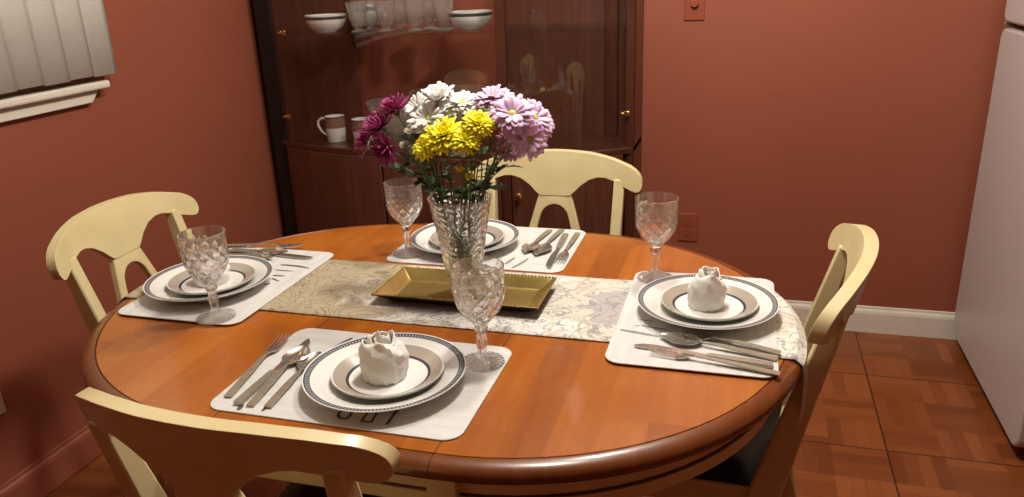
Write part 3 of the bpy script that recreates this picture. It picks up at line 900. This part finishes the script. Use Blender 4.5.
CUT = {
 'near': [((223, 401), (284.5, 335)), ((238.6, 402.4), (310, 337)), ((252, 403), (307, 345)), ((269, 405), (320, 351.5))],
 'right': [((777, 375), (650, 350)), ((777, 368), (634, 344)), ((769.6, 359), (660, 336)), ((771.7, 352.5), (677, 331.5))],
 'back': [((575.5, 236.5), (559, 261)), ((566.5, 233), (548, 266)), ((557.4, 234), (536, 254)), ((546, 233.5), (525, 251.6))],
 'left': [((222, 246.5), (304, 246)), ((214, 249), (312, 257.5)), ((210, 252), (288, 252.5)), ((213, 255.5), (273, 258.5))],
}
cl = {'near': 'on the placemat nearest the camera', 'right': 'on the right end placemat', 'back': 'on the far placemat behind the tray', 'left': 'on the left end placemat behind the plate'}
desc = {'fork': 'steel dinner fork, outermost of the cutlery ', 'knife': 'steel table knife between fork and spoon ', 'spoon': 'larger steel spoon beside the knife ', 'teaspoon': 'small steel teaspoon next to the plate '}
for n_ in CUT:
    z = .003 if n_ in ('left', 'right') else 0
    for kind, L, (e, t_) in zip(('fork', 'knife', 'spoon', 'teaspoon'), (LF, LK, LS, LT), CUT[n_]):
        place_cutlery(kind, L, e, t_, desc[kind] + cl[n_], z)

# ------------------------------------------------------------------ goblets
def goblet_bm():
    bm = bmesh.new(); n = 96
    prof = [(0, .0), (.0355, .0), (.037, .0012), (.036, .003), (.020, .0065), (.011, .0105), (.0075, .016), (.0068, .024), (.0085, .034), (.0092, .040), (.0075, .050), (.0068, .056), (.0110, .061), (.0115, .065), (.0085, .070), (.0125, .0745)]
    kf = len(prof)
    zs0, zs1 = .078, .176
    NB = 30
    def R_(v):   # bowl radius, v 0..1
        return .0155 + (.0425 - .0155) * min(1, (1 - (1 - min(v / .55, 1)) ** 2.2)) + .0008 * v
    for k in range(NB + 1):
        v = k / NB; prof.append((R_(v), zs0 + (zs1 - zs0) * v))
    ko = len(prof)
    for k in range(NB + 1):
        v = 1 - k / NB; prof.append((max(R_(v) - .0032, .004), zs0 + .004 + (zs1 - zs0 - .004) * v + (0.0006 if k == 0 else 0)))
    prof.append((0, zs0 + .0035))
    def rf(t, k, r, z):
        if 3 <= k <= 5: return r, z + .0009 * (1 if int(t / (2 * PI) * 96) % 4 < 2 else -.3)
        if 6 <= k <= 15: return r * (1 + .07 * cos(8 * t)), z
        if kf <= k < ko:
            v = (z - zs0) / (zs1 - zs0)
            if v < .82:
                e = min(1, (.82 - v) / .06) * min(1, v / .08)
                a = abs(((t * 12 / (2 * PI) + v * 4.2) % 1) - .5) * 2; b = abs(((t * 12 / (2 * PI) - v * 4.2) % 1) - .5) * 2
                d_ = min(a, b); f_ = abs(((t * 24 / (2 * PI)) % 1) - .5) * 2
                return r - .0026 * e * (max(0, 1 - d_ * 2.2)) - .0010 * e * f_ * (v > .45), z
            return r, z
        return r, z
    lathe(bm, prof, n, rfun=rf)
    return bm
GB = {'near': (483, 364, 'cut crystal goblet nearest the camera, on corner of front placemat'), 'left': (217, 320, 'cut crystal goblet standing before the left end plate'),
      'back': (409, 255, 'cut crystal goblet left of the vase on far placemat'), 'right': (655, 281, 'cut crystal goblet by the right end plate before the wall outlet')}
gb = None
for n_, (px, py, lab) in GB.items():
    p = onz(px, py, TZ)
    if gb is None: gb = obj('goblet', goblet_bm(), M['crystal'], angle=28); o = gb
    else: o = gb.copy(); COL.objects.link(o)
    zz = {'near': .0028, 'back': .0028, 'left': .0058, 'right': .0060}[n_]
    o.location = (p.x, p.y, TZ + zz); o.rotation_euler.z = random.uniform(0, 1); o.scale = (.97, .97, .965)
    tag(o, lab, 'goblet', 'matching cut crystal goblets')

# ------------------------------------------------------------------ tray
TRX, TRY = -.508, 1.334
tr = thing('serving_tray', 'rectangular gold tray with flared rim under the vase', 'tray', (TRX, TRY, TZ + .003))
bm = bmesh.new(); secs = []
for hw, hd, z in ((.135, .046, .004), (.140, .050, .006), (.160, .070, .0215), (.1665, .0755, .0235), (.1675, .0765, .0225), (.1665, .0755, .0205), (.1605, .0705, .0185), (.140, .050, .001), (.135, .046, 0)):
    secs.append([bm.verts.new((sx * hw, sy * hd, z)) for sx, sy in ((-1, -1), (1, -1), (1, 1), (-1, 1))])
for si, (a_, b_) in enumerate(zip(secs, secs[1:])):
    for i in range(4):
        f = bm.faces.new((a_[i], a_[(i + 1) % 4], b_[(i + 1) % 4], b_[i])); f.material_index = 0 if si < 4 else 1
bm.faces.new(secs[0]); f = bm.faces.new(secs[-1][::-1]); f.material_index = 1
obj('tray_body', bm, [M['gold'], M['tray_dark']], tr, smooth=False, bevel=.0008)
bm = bmesh.new()
for sx, cnt, hor in ((1, 46, True), (-1, 46, True), (1, 21, False), (-1, 21, False)):
    for k in range(cnt):
        u = -1 + 2 * (k + .5) / cnt
        c_ = (u * .163, sx * .073, .0236) if hor else (sx * .164, u * .072, .0236)
        bmesh.ops.create_icosphere(bm, subdivisions=1, radius=.0021, matrix=Matrix.Translation(c_))
obj('beaded_edge', bm, M['gold'], tr)

# ------------------------------------------------------------------ vase
VX, VY, VZ = -.512, 1.345, TZ + .0078
VH = .196
def vase_bm():
    bm = bmesh.new(); n = 120; prof = [(0, 0), (.0285, 0)]
    NB = 64
    def R_(v): return .0300 + .0315 * v ** 1.05
    for k in range(NB + 1): prof.append((R_(k / NB), .001 + (VH - .001) * k / NB))
    ko = len(prof)
    for k in range(NB // 2 + 1):
        v = 1 - k / (NB / 2); prof.append((R_(v) - .0045, .018 + (VH - .018) * v))
    prof.append((0, .016))
    def rf(t, k, r, z):
        if 2 <= k < ko:
            v = z / VH; e = min(1, (1 - v) / .03, v / .03) if v < 1 else 0
            q = noise.noise(Vector((cos(t) * 1.6, sin(t) * 1.6, v * 2.2)))
            a = sin(v * 46 + 2.4 * sin(3 * t) + 5 * q); b = sin(5 * t + v * 9 + 4 * q)
            return r - .0026 * max(0, e) * (1 - abs(a)) ** .7 - .0014 * max(0, e) * (1 - abs(b)), z
        if k == ko - 1: return r, z
        return r, z
    lathe(bm, prof, n, rfun=rf)
    return bm
o = obj('flower_vase', vase_bm(), M['crystal'], angle=30)
o.location = (VX, VY, VZ); tag(o, 'tall flared cut crystal vase standing in the gold tray', 'vase')
# ------------------------------------------------------------------ flowers
def petal_geo(bm, M4, L, W, cup, curl, n=5, mi=0, tipw=.55):
    """petal along +x, lifted by cup (rad), curled"""
    rows = []
    x = 0; z = 0; a = cup
    for k in range(n + 1):
        t_ = k / n
        w_ = W * (.30 + .70 * sin(PI * min(1, (t_ * .62 + .08)))) * (1 if t_ < .85 else tipw if t_ > .99 else .9)
        rows.append([bm.verts.new(M4 @ Vector((x, s * w_, z + (abs(s) * .18 * w_)))) for s in (-1, 0, 1)])
        x += L / n * cos(a); z += L / n * sin(a); a += curl / n
    for a_, b_ in zip(rows, rows[1:]):
        for j in range(2):
            bm.faces.new((a_[j], a_[j + 1], b_[j + 1], b_[j])).material_index = mi
def head_bm(kind, R, seed):
    rnd = random.Random(seed); bm = bmesh.new()
    def layer(n, L, W, cup, curl, z, r0, jit=.1, mi=0, tipw=.55, nn=5):
        off = rnd.uniform(0, 6)
        for k in range(n):
            t_ = off + 2 * PI * k / n + rnd.uniform(-jit, jit)
            M4 = Matrix.Translation((0, 0, z)) @ Matrix.Rotation(t_, 4, 'Z') @ Matrix.Translation((r0, 0, 0)) @ Matrix.Rotation(rnd.uniform(-.25, .25), 4, 'X')
            petal_geo(bm, M4, L * rnd.uniform(.88, 1.08) - r0, W, cup + rnd.uniform(-.12, .12), curl + rnd.uniform(-.2, .2), nn, mi, tipw)
    if kind == 'daisy':
        layer(21, R, R * .135, .05, -.25, 0, R * .12); layer(19, R * .92, R * .13, .30, -.35, .001, R * .11); layer(15, R * .74, R * .12, .62, -.4, .002, R * .10)
    elif kind == 'cup':
        layer(18, R, R * .15, .75, -.3, 0, R * .1); layer(16, R * .9, R * .15, 1.0, -.2, .001, R * .08); layer(10, R * .7, R * .13, 1.2, -.2, .001, R * .05)
    elif kind == 'pom':
        layer(30, R, R * .085, -.05, .0, 0, R * .1); layer(28, R * .93, R * .085, .25, -.1, .001, R * .1); layer(26, R * .80, R * .08, .55, -.1, .002, R * .09)
        layer(22, R * .62, R * .075, .85, -.1, .003, R * .08); layer(14, R * .42, R * .07, 1.15, -.1, .003, R * .04)
    elif kind == 'spider':
        layer(26, R, R * .062, .0, .5, 0, R * .08, .15, 0, .9); layer(24, R * .95, R * .06, .4, .5, .001, R * .08, .15, 0, .9)
        layer(20, R * .8, R * .058, .8, .5, .002, R * .06, .15, 0, .9); layer(12, R * .6, R * .055, 1.15, .3, .002, R * .04, .15, 0, .9)
    return bm
BASE = Vector((VX, VY, VZ))
def flower(kind, mat_, px, py, Y, R, nrm, label, group, bend=.02, name='chrysanthemum', disc=True, leaves=1, seed=0):
    p = ony(px, py, Y); nrm = Vector(nrm).normalized()
    out = Vector((p.x - VX, p.y - VY, 0)); rr = out.length
    od = out.normalized() if rr > 1e-4 else Vector((1, 0, 0))
    rnd = random.Random(seed)
    th = rnd.uniform(0, 6.28)
    foot = BASE + Vector((cos(th) * .012, sin(th) * .012, .019)) - od * .008
    rimp = BASE + od * min(.046, rr * .5 + .012 + rnd.uniform(-.006, .006)) + Vector((0, 0, VH))
    t_ = thing(name, label, 'flower', foot, 0, group)
    q = nrm.to_track_quat('Z', 'Y').to_matrix().to_4x4()
    bm = head_bm(kind, R, seed)
    xform(bm, Matrix.Translation(p - foot) @ q)
    obj('petals', bm, mat_, t_, solid=.0004)
    bm = bmesh.new()
    if disc:
        lathe(bm, [(0, .004), (R * .10, .0035), (R * .17, .001), (R * .16, -.003), (0, -.004)], 14)
        xform(bm, Matrix.Translation(p - foot + nrm * R * .06) @ q); obj('flower_centre', bm, M['disc'], t_)
    # stem
    endp = p - nrm * .003; c1 = p - nrm * .05
    P = bez(foot, (foot + rimp) / 2, rimp, 5)[:-1] + bez(rimp, rimp + (rimp - foot).normalized() * (p - rimp).length * .45 + (c1 - p) * .3, endp, 10)
    bm = bmesh.new(); tube(bm, [v - foot for v in P], .0016, 6)
    bm2 = bmesh.new()
    lathe(bm2, [(0, -.009), (.004, -.008), (R * .22, -.002), (R * .2, 0), (0, 0)], 12); xform(bm2, Matrix.Translation(endp - foot) @ q)
    me = bpy.data.meshes.new('t'); bm2.to_mesh(me); bm2.free(); bm.from_mesh(me); bpy.data.meshes.remove(me)
    obj('stem', bm, M['stem'], t_)
    for k in range(leaves):
        idx = rnd.randint(6, 12); b0 = P[idx]; an = rnd.uniform(0, 2 * PI)
        leaf_at(t_, b0 - foot, Vector((cos(an), sin(an), rnd.uniform(.1, .9))), rnd.uniform(.024, .038), rnd)
    return t_
def leaf_geo(bm, M4, L, W, lobes=3):
    N = 12; rows = []
    for k in range(N + 1):
        u = k / N; w_ = W * sin(PI * min(1, u ** .8 * .97 + .03)) * (1 + .28 * sin(u * lobes * 2 * PI)); w_ = max(w_, .0006)
        z = -.25 * L * u * u
        rows.append([bm.verts.new(M4 @ Vector((L * u, s * w_, z + abs(s) * w_ * .25))) for s in (-1, 0, 1)])
    for a_, b_ in zip(rows, rows[1:]):
        for j in range(2): bm.faces.new((a_[j], a_[j + 1], b_[j + 1], b_[j]))
def leaf_at(parent, p, d, L, rnd):
    bm = bmesh.new(); q = d.normalized().to_track_quat('X', 'Z').to_matrix().to_4x4()
    leaf_geo(bm, Matrix.Translation(p) @ q @ Matrix.Rotation(rnd.uniform(-.5, .5), 4, 'X'), L, L * .26)
    obj('leaf', bm, M['leaf'], parent, solid=.0003)
GW, GY_, GP, GL = 'white chrysanthemums in the vase', 'yellow chrysanthemums in the vase', 'magenta chrysanthemums in the vase', 'lilac chrysanthemums in the vase'
FL = [
 ('cup', 'p_white', 439, 101, 1.345, .038, (.0, -.35, 1), 'white chrysanthemum at the very top of the bouquet', GW),
 ('daisy', 'p_white', 418, 107, 1.355, .036, (-.5, -.5, .8), 'white chrysanthemum left of the topmost one, facing up and left', GW),
 ('daisy', 'p_white', 429, 119, 1.315, .041, (-.15, -.65, .85), 'white chrysanthemum showing its green centre, above the yellow ones', GW),
 ('daisy', 'p_white', 461, 104, 1.345, .038, (.25, -.35, .95), 'white chrysanthemum at right of the white cluster, behind upper yellow bloom', GW),
 ('pom', 'p_yellow', 443, 136, 1.285, .042, (-.05, -.6, .8), 'largest yellow chrysanthemum in the middle of the bouquet', GY_),
 ('pom', 'p_yellow', 478, 124, 1.295, .031, (.3, -.5, .8), 'yellow chrysanthemum at upper right of the yellow cluster', GY_),
 ('pom', 'p_yellow', 465, 140, 1.275, .030, (.1, -.7, .7), 'small yellow chrysanthemum below and right of the largest', GY_),
 ('pom', 'p_yellow', 425, 148, 1.270, .026, (-.3, -.75, .5), 'yellow chrysanthemum lowest and leftmost in its cluster', GY_),
 ('spider', 'p_purple', 395, 110, 1.330, .036, (-.4, -.3, .9), 'magenta chrysanthemum highest of its kind, left of white ones', GP),
 ('spider', 'p_purple', 380, 127, 1.310, .038, (-.5, -.5, .7), 'magenta chrysanthemum in the middle of its cluster', GP),
 ('spider', 'p_purple', 368, 142, 1.315, .034, (-.8, -.3, .35), 'magenta chrysanthemum farthest left in the bouquet', GP),
 ('spider', 'p_purple', 387, 149, 1.290, .035, (-.4, -.9, -.1), 'magenta chrysanthemum hanging lowest, with pale streaked petals', GP),
 ('daisy', 'p_lilac', 493, 99, 1.360, .042, (.05, -.2, 1), 'lilac chrysanthemum highest and leftmost of its kind', GL),
 ('daisy', 'p_lilac', 512, 114, 1.325, .045, (.2, -.6, .75), 'lilac chrysanthemum in middle of its cluster, opening upward', GL),
 ('daisy', 'p_lilac', 534, 118, 1.365, .044, (.7, -.3, .7), 'lilac chrysanthemum farthest right in the bouquet', GL),
 ('daisy', 'p_lilac', 529, 139, 1.330, .038, (.6, -.75, .1), 'lilac chrysanthemum hanging lowest at the right edge', GL),
 ('daisy', 'p_pink', 510, 145, 1.375, .034, (.4, -.3, .1), 'dusky pink chrysanthemum in shade below the lilac ones', GL),
]
for i, (k, mt, px, py, Y, R, nr, lab, g) in enumerate(FL):
    flower(k, M[mt], px, py, Y, R, nr, lab, g, seed=i + 3, disc=(k in ('daisy',)))
# small buds
for i, (px, py, Y, R, mt, lab) in enumerate([(411, 133, 1.30, .014, 'p_cream', 'pale cream flower bud between magenta and yellow blooms'), (405, 147, 1.30, .012, 'p_cream', 'lower pale cream bud right of the magenta blooms'),
                                        (473, 152, 1.29, .015, 'p_cream', 'pale cream half-open bud below the small yellow bloom'), (470, 178, 1.28, .011, 'p_yellow', 'tiny yellow bud low at the front of the bouquet'), (461, 171, 1.275, .009, 'p_yellow', 'tiny yellow bud just above the lowest bud')]):
    flower('cup', M[mt], px, py, Y, R, (.1, -.4, .9), lab, 'small unopened buds in the bouquet', seed=60 + i, name='flower_bud', disc=False, leaves=1)
# leafy sprigs filling the bouquet
def sprig(i, px, py, Y, label, n=5):
    p = ony(px, py, Y); rnd = random.Random(100 + i)
    od = Vector((p.x - VX, p.y - VY, 0)); rr = od.length; od = od.normalized() if rr > 1e-4 else Vector((0, -1, 0))
    foot = BASE + Vector((rnd.uniform(-.012, .012), rnd.uniform(-.012, .012), .019))
    rimp = BASE + od * min(.047, .02 + rr * .5) + Vector((0, 0, VH))
    P = bez(foot, (foot + rimp) / 2, rimp, 5)[:-1] + bez(rimp, rimp + (rimp - foot) * .2, p, 10)
    t_ = thing('leafy_sprig', label, 'foliage', foot, 0, 'green leafy sprigs in the bouquet')
    bm = bmesh.new(); tube(bm, [v - foot for v in P], .0013, 5); obj('stem', bm, M['stem'], t_)
    for k in range(n):
        idx = 5 + int(k / n * 10); an = k * 2.4 + i
        leaf_at(t_, P[min(idx, len(P) - 1)] - foot, Vector((cos(an), sin(an), rnd.uniform(0, .8))), rnd.uniform(.022, .04), rnd)
    leaf_at(t_, p - foot, od + Vector((0, 0, .3)), .04, rnd)
SP = [(402, 168, 1.33, 'sprig of dark leaves under the magenta blooms'), (425, 175, 1.29, 'leafy sprig below the lowest yellow bloom, facing the camera'), (450, 165, 1.28, 'leafy sprig at front centre under the yellow cluster'),
      (478, 165, 1.31, 'leafy sprig beneath the upper right yellow bloom'), (503, 168, 1.34, 'leafy sprig reaching right beneath the lilac blooms'), (492, 188, 1.31, 'low leafy sprig over the right rim of the vase'),
      (448, 120, 1.38, 'leafy sprig behind the white blooms'), (480, 115, 1.39, 'leafy sprig between white and lilac blooms'), (418, 150, 1.38, 'leafy sprig deep behind the yellow blooms'), (436, 158, 1.36, 'leafy sprig in the shade behind the left yellow bloom'), (462, 158, 1.37, 'leafy sprig in the shade behind the right yellow bloom'), (500, 150, 1.38, 'leafy sprig behind the dusky pink bloom')]
for i, s_ in enumerate(SP): sprig(i, *s_)

# ------------------------------------------------------------------ china cabinet
HF = 2.585; HB = 2.955
HXL, HXR = -1.80, -.374
HM1, HM2 = -1.283, -.808
hc = thing('china_cabinet', 'tall dark walnut china cabinet with glass doors against back wall', 'cabinet', (HM1 * .5 + HM2 * .5, HB, 0))
HO = hc.location.copy()
def fy(x):     # front y of the bowed footprint, world
    if x < HM1: u = (HM1 - x) / (HM1 - HXL)
    elif x > HM2: u = (x - HM2) / (HXR - HM2)
    else: return HF
    return HF + .15 * u ** 2.0
def fpoly(inset=0.0, x0=HXL, x1=HXR, yb=HB):
    xs = [x0 + (x1 - x0) * k / 48 for k in range(49)]
    f = [(x - HO.x, fy(x) + inset - HO.y) for x in xs]
    return f + [(x1 - HO.x, yb - HO.y), (x0 - HO.x, yb - HO.y)]
def hslab(name, z0, z1, inset, mt, x0=HXL, x1=HXR, bev=.003):
    bm = bmesh.new(); prism(bm, fpoly(inset, x0, x1), z0, z1); return obj(name, bm, mt, hc, bevel=bev, angle=30)
hslab('plinth', 0, .09, .03, M['hutch']); hslab('counter', .722, .745, -.004, M['hutch']); hslab('cornice', 1.93, 2.0, -.02, M['hutch'])
hslab('base_floor', .09, .11, .0, M['hutch'])
def hbox(name, x0, x1, y0, y1, z0, z1, mt, bev=.003):
    return obj(name, BX(x0 - HO.x, x1 - HO.x, y0 - HO.y, y1 - HO.y, z0, z1), mt, hc, smooth=False, bevel=bev)
# backs: wood at left and right, open to the wall in the middle bay of the glazed part
hbox('back_panel', HXL, -1.53, HB - .012, HB, .11, 1.93, M['hutch_in']); hbox('back_panel', HM2 - .11, HXR, HB - .012, HB, .11, 1.93, M['hutch_in']); hbox('back_panel', -1.53, HM2 - .11, HB - .012, HB, .11, .74, M['hutch_in'])
hbox('side_panel', HXL, HXL + .018, fy(HXL), HB, .11, 1.93, M['hutch']); hbox('side_panel', HXR - .018, HXR, fy(HXR), HB, .11, 1.93, M['hutch'])
hbox('gap_shade_strip', HXL - .022, HXL + .040, fy(HXL) - .018, fy(HXL) + .02, .0, 1.93, M['gap_shade'])  # added black strip, paints the shade in the gap to the left wall
hbox('door_post', HM2 - .012, HM2 + .022, HF - .004, HF + .03, .11, 1.93, M['hutch']); 
hbox('door_post', HXR - .03, HXR, fy(HXR) - .006, fy(HXR) + .02, .11, 1.93, M['hutch'])
hbox('divider', -.505, -.460, HB - .05, HB - .013, .745, 1.93, M['hutch'])
# curved glazed doors (left, centre, right)
def curved(x0, x1, z0, z1, off, th, n=16):
    bm = bmesh.new(); f = []; b = []
    xs = [x0 + (x1 - x0) * k / n for k in range(n + 1)]
    pts = [(x - HO.x, fy(x) + off - HO.y) for x in xs] + [(x - HO.x, fy(x) + off + th - HO.y) for x in xs[::-1]]
    return prism(bm, pts, z0, z1)
for nm, x0, x1 in (('glass_door', HXL + .045, HM1 - .003), ('glass_door', HM1 + .003, HM2 - .014), ('glass_door', HM2 + .024, HXR - .032)):
    g_ = obj(nm, curved(x0, x1, .75, 1.925, .004, .005), M['pane'], hc, angle=40)
# clasps / hinges (brass)
for x, z, dy in ((HXL + .095, .846, .0), (HXL + .13, 1.163, 0), (HXR - .022, .868, 0)):
    bm = bmesh.new(); y = fy(x) - .006
    box(bm, x - .010 - HO.x, x + .010 - HO.x, y - .008 - HO.y, y - HO.y, z - .008, z + .008); box(bm, x - .022 - HO.x, x - .008 - HO.x, y - .012 - HO.y, y - .004 - HO.y, z - .004, z + .004)
    obj('door_clasp', bm, M['brass'], hc, bevel=.002)
# solid lower doors with knobs
for x0, x1, kx in ((HXL + .045, HM1 - .004, HM1 - .05), (HM1 + .004, HM2 - .016, HM2 - .06), (HM2 + .026, HXR - .034, HM2 + .052)):
    dd = obj('lower_door', curved(x0, x1, .12, .7215, -.004, .02), M['hutch_in'], hc, bevel=.003, angle=30)
    if x0 < HM2: continue
    bm = bmesh.new(); lathe(bm, [(0, 0), (.006, 0), (.005, .008), (.012, .014), (.014, .02), (.010, .026), (0, .028)], 16)
    xform(bm, Matrix.Translation((kx - HO.x, fy(kx) - .004 - HO.y, .595)) @ Matrix.Rotation(PI / 2, 4, 'X')); obj('knob', bm, M['brass'], dd)
# glass shelves, wood deck
for z, zz in ((1.150, 'a'),):
    bm = bmesh.new(); prism(bm, fpoly(.02, HXL + .02, HXR - .02, HB - .014), z, z + .008); obj('glass_shelf', bm, M['shelfglass'], hc, angle=30)

# ---- crockery inside the cabinet
SZ = 1.1585; DZ = .7455
def bowl_bm(R, h):
    bm = bmesh.new()
    prof = [(0, 0), (R * .48, 0), (R * .52, .004), (R * .80, h * .25), (R * .945, h * .58), (R * .98, h * .74), (R * .995, h * .92), (R, h), (R * .975, h), (R * .96, h * .80), (R * .92, h * .58), (R * .76, h * .28), (0, h * .12)]
    lathe(bm, prof, 48, [0, 0, 0, 0, 0, 1, 0, 0, 0, 0, 0, 0]); return bm
def place(o, x, y, z, label, cat, group=None, rz=0):
    o.location = (x, y, z); o.rotation_euler.z = rz; tag(o, label, cat, group)
p = ony(326, 23, 2.72); b1 = obj('china_bowl', bowl_bm(.077, .062), [M['porcelain'], M['blueband']], angle=50)
place(b1, p.x, 2.72, SZ, 'white china bowl with dark rim band on left of cabinet glass shelf', 'bowl', 'dark-rimmed china bowls')
b2 = b1.copy(); COL.objects.link(b2); p = ony(471, 22, 2.72)
place(b2, p.x, 2.72, SZ, 'white china bowl with dark rim band at right of the crystal glasses', 'bowl', 'dark-rimmed china bowls')
b3 = b1.copy(); COL.objects.link(b3); p = ony(367, 14, 2.84); b3.scale = (.92, .92, 1.25)
place(b3, p.x, 2.84, SZ + .012, 'white china bowl behind the crystal glasses', 'bowl', 'dark-rimmed china bowls')
def tumbler_bm(R0, R1, h, foot=True):
    bm = bmesh.new(); prof = [(0, 0), (R0, 0), (R0 * 1.02, .003)]
    if foot: prof += [(R0 * .4, .009), (R0 * .42, .016)]
    N = 14; z0 = prof[-1][1]
    k0 = len(prof)
    for k in range(N + 1):
        v = k / N; prof.append((R0 * .7 + (R1 - R0 * .7) * v ** .55, z0 + .003 + (h - z0 - .003) * v))
    k1 = len(prof)
    for k in range(N + 1):
        v = 1 - k / N; prof.append((R0 * .7 + (R1 - R0 * .7) * v ** .55 - .003, z0 + .009 + (h - z0 - .009) * v))
    prof.append((0, z0 + .009))
    def rf(t, k, r, z):
        if k0 <= k < k1 - 2:
            v = (z - z0) / (h - z0); a = abs(((t * 9 / (2 * PI) + v * 2.2) % 1) - .5) * 2; b = abs(((t * 9 / (2 * PI) - v * 2.2) % 1) - .5) * 2
            return r - .003 * max(0, 1 - min(a, b) * 2), z
        return r, z
    lathe(bm, prof, 54, rfun=rf); return bm
g0 = None
gl = [(358, 22, 2.70, 'crystal glass next to the left china bowl, first of the front row'), (371, 24, 2.78, 'crystal glass second from left, slightly behind'), (386, 22, 2.69, 'crystal glass third from left at shelf front'),
      (401, 24, 2.78, 'crystal glass in middle of the row, set back'), (415, 21, 2.69, 'crystal glass right of the middle at shelf front'), (430, 23, 2.77, 'crystal glass set back, left of the stemmed rim'), (444, 21, 2.70, 'crystal glass last of the row, by right china bowl')]
for px, py, Y, lab in gl:
    q = ony(px, py, Y)
    if g0 is None: g0 = obj('crystal_glass', tumbler_bm(.029, .040, .105), M['crystal_far'], angle=28); o = g0
    else: o = g0.copy(); COL.objects.link(o)
    place(o, q.x, Y, SZ, lab, 'glass', 'crystal glasses on the cabinet shelf', random.uniform(0, 1))
# scalloped crystal dish lying before the glasses
bm = bmesh.new(); lathe(bm, [(0, .003), (.03, .003), (.055, .010), (.062, .012), (.062, .0145), (.054, .0125), (.03, .006), (0, .006)], 48, rfun=lambda t, k, r, z: (r * (1 + .03 * cos(12 * t)) if r > .05 else r, z))
o = obj('crystal_dish', bm, M['crystal_far'], angle=28); q = ony(441, 31, 2.645); place(o, q.x, 2.655, SZ, 'shallow scalloped crystal dish at the shelf edge before the glasses', 'dish')
# big crystal bowls on the deck
def cbowl_bm(R, h, rf0=.40):
    bm = bmesh.new(); N = 20; prof = [(0, 0), (R * rf0, 0), (R * rf0, .006)]
    k0 = len(prof)
    for k in range(N + 1):
        v = k / N; prof.append((R * (rf0 + (1 - rf0) * v ** .8), .008 + (h - .008) * v))
    k1 = len(prof)
    for k in range(N + 1):
        v = 1 - k / N; prof.append((R * (rf0 + (1 - rf0) * v ** .8) - .0045, .014 + (h - .014) * v))
    prof.append((0, .012))
    def rf(t, k, r, z):
        v = z / h
        if k0 <= k < k1 - 1:
            a = abs(((t * 20 / (2 * PI) + v * 3) % 1) - .5) * 2; b = abs(((t * 20 / (2 * PI) - v * 3) % 1) - .5) * 2
            return r - .003 * max(0, 1 - min(a, b) * 2), z + (.003 * abs(sin(20 * t)) if k == k1 - 2 else 0)
        if k1 - 1 <= k <= k1: return r, z + .004 * abs(sin(24 * t))
        return r, z
    lathe(bm, prof, 96, rfun=rf); return bm
q = ony(392, 96, 2.75); o = obj('crystal_bowl', cbowl_bm(.115, .15), M['crystal_far'], angle=28)
place(o, q.x + .015, 2.75, DZ, 'flared cut crystal bowl in cabinet beside the mugs', 'bowl')
q = ony(450, 82, 2.80); o = obj('crystal_bowl', cbowl_bm(.15, .185, .35), M['crystal_far'], angle=28)
place(o, q.x, 2.79, DZ, 'larger cut crystal bowl behind the white flowers in cabinet', 'bowl')
# mugs
def mug():
    t_ = thing('coffee_mug', 'white mug with brown upper band and handle in cabinet, fully visible', 'mug', group='banded white mugs in the cabinet')
    bm = bmesh.new(); r = .0385; h = .098
    lathe(bm, [(0, 0), (r * .9, 0), (r * .95, .003), (r * .97, h * .55), (r, h * .95), (r * 1.01, h), (r * .94, h), (r * .9, h * .5), (r * .86, .006), (0, .005)], 40, [0, 0, 0, 2, 1, 0, 0, 0, 0])
    obj('mug_body', bm, [M['porcelain'], M['blueband'], M['tanband2']], t_)
    bm = bmesh.new(); tube(bm, [(-r * .93, 0, h * .88), (-r * 1.35, 0, h * .93), (-r * 1.75, 0, h * .80), (-r * 1.78, 0, h * .62), (-r * 1.45, 0, h * .38), (-r * .93, 0, h * .22)], [.0045, .0045, .005, .005, .0045, .004], 10)
    obj('handle', bm, M['porcelain'], t_)
    return t_
M['tanband2'] = pmat('brown_mug_band', (.28, .15, .11), .2, var=.03)
m1 = mug(); q = ony(337, 138.5, 2.72); m1.location = (q.x, 2.72, DZ); m1.rotation_euler.z = rad(12)
m2 = copy_tree(m1); q = ony(363, 146, 2.66); m2.location = (q.x, 2.67, DZ); m2.rotation_euler.z = rad(140); m2['label'] = 'white banded mug partly hidden behind the magenta flowers'

# ------------------------------------------------------------------ light
def lamp(name, loc, power, r, col):
    l = bpy.data.lights.new(name, 'POINT'); l.energy = power; l.shadow_soft_size = r; l.color = col
    o = bpy.data.objects.new(name, l); COL.objects.link(o); o.location = loc; return o
lamp('pendant_bulb', (-.22, 1.98, 2.20), 40, .07, (1, .945, .85))
lamp('pendant_bulb', (-.28, 1.30, 2.22), 42, .07, (1, .945, .85))
w = bpy.data.worlds.new('world'); S.world = w; w.use_nodes = True
w.node_tree.nodes['Background'].inputs[0].default_value = (.9, .75, .6, 1); w.node_tree.nodes['Background'].inputs[1].default_value = .05
vs = S.view_settings; vs.view_transform = 'Standard'; vs.look = 'None'; vs.gamma = 1; vs.use_curve_mapping = False; vs.exposure = .45
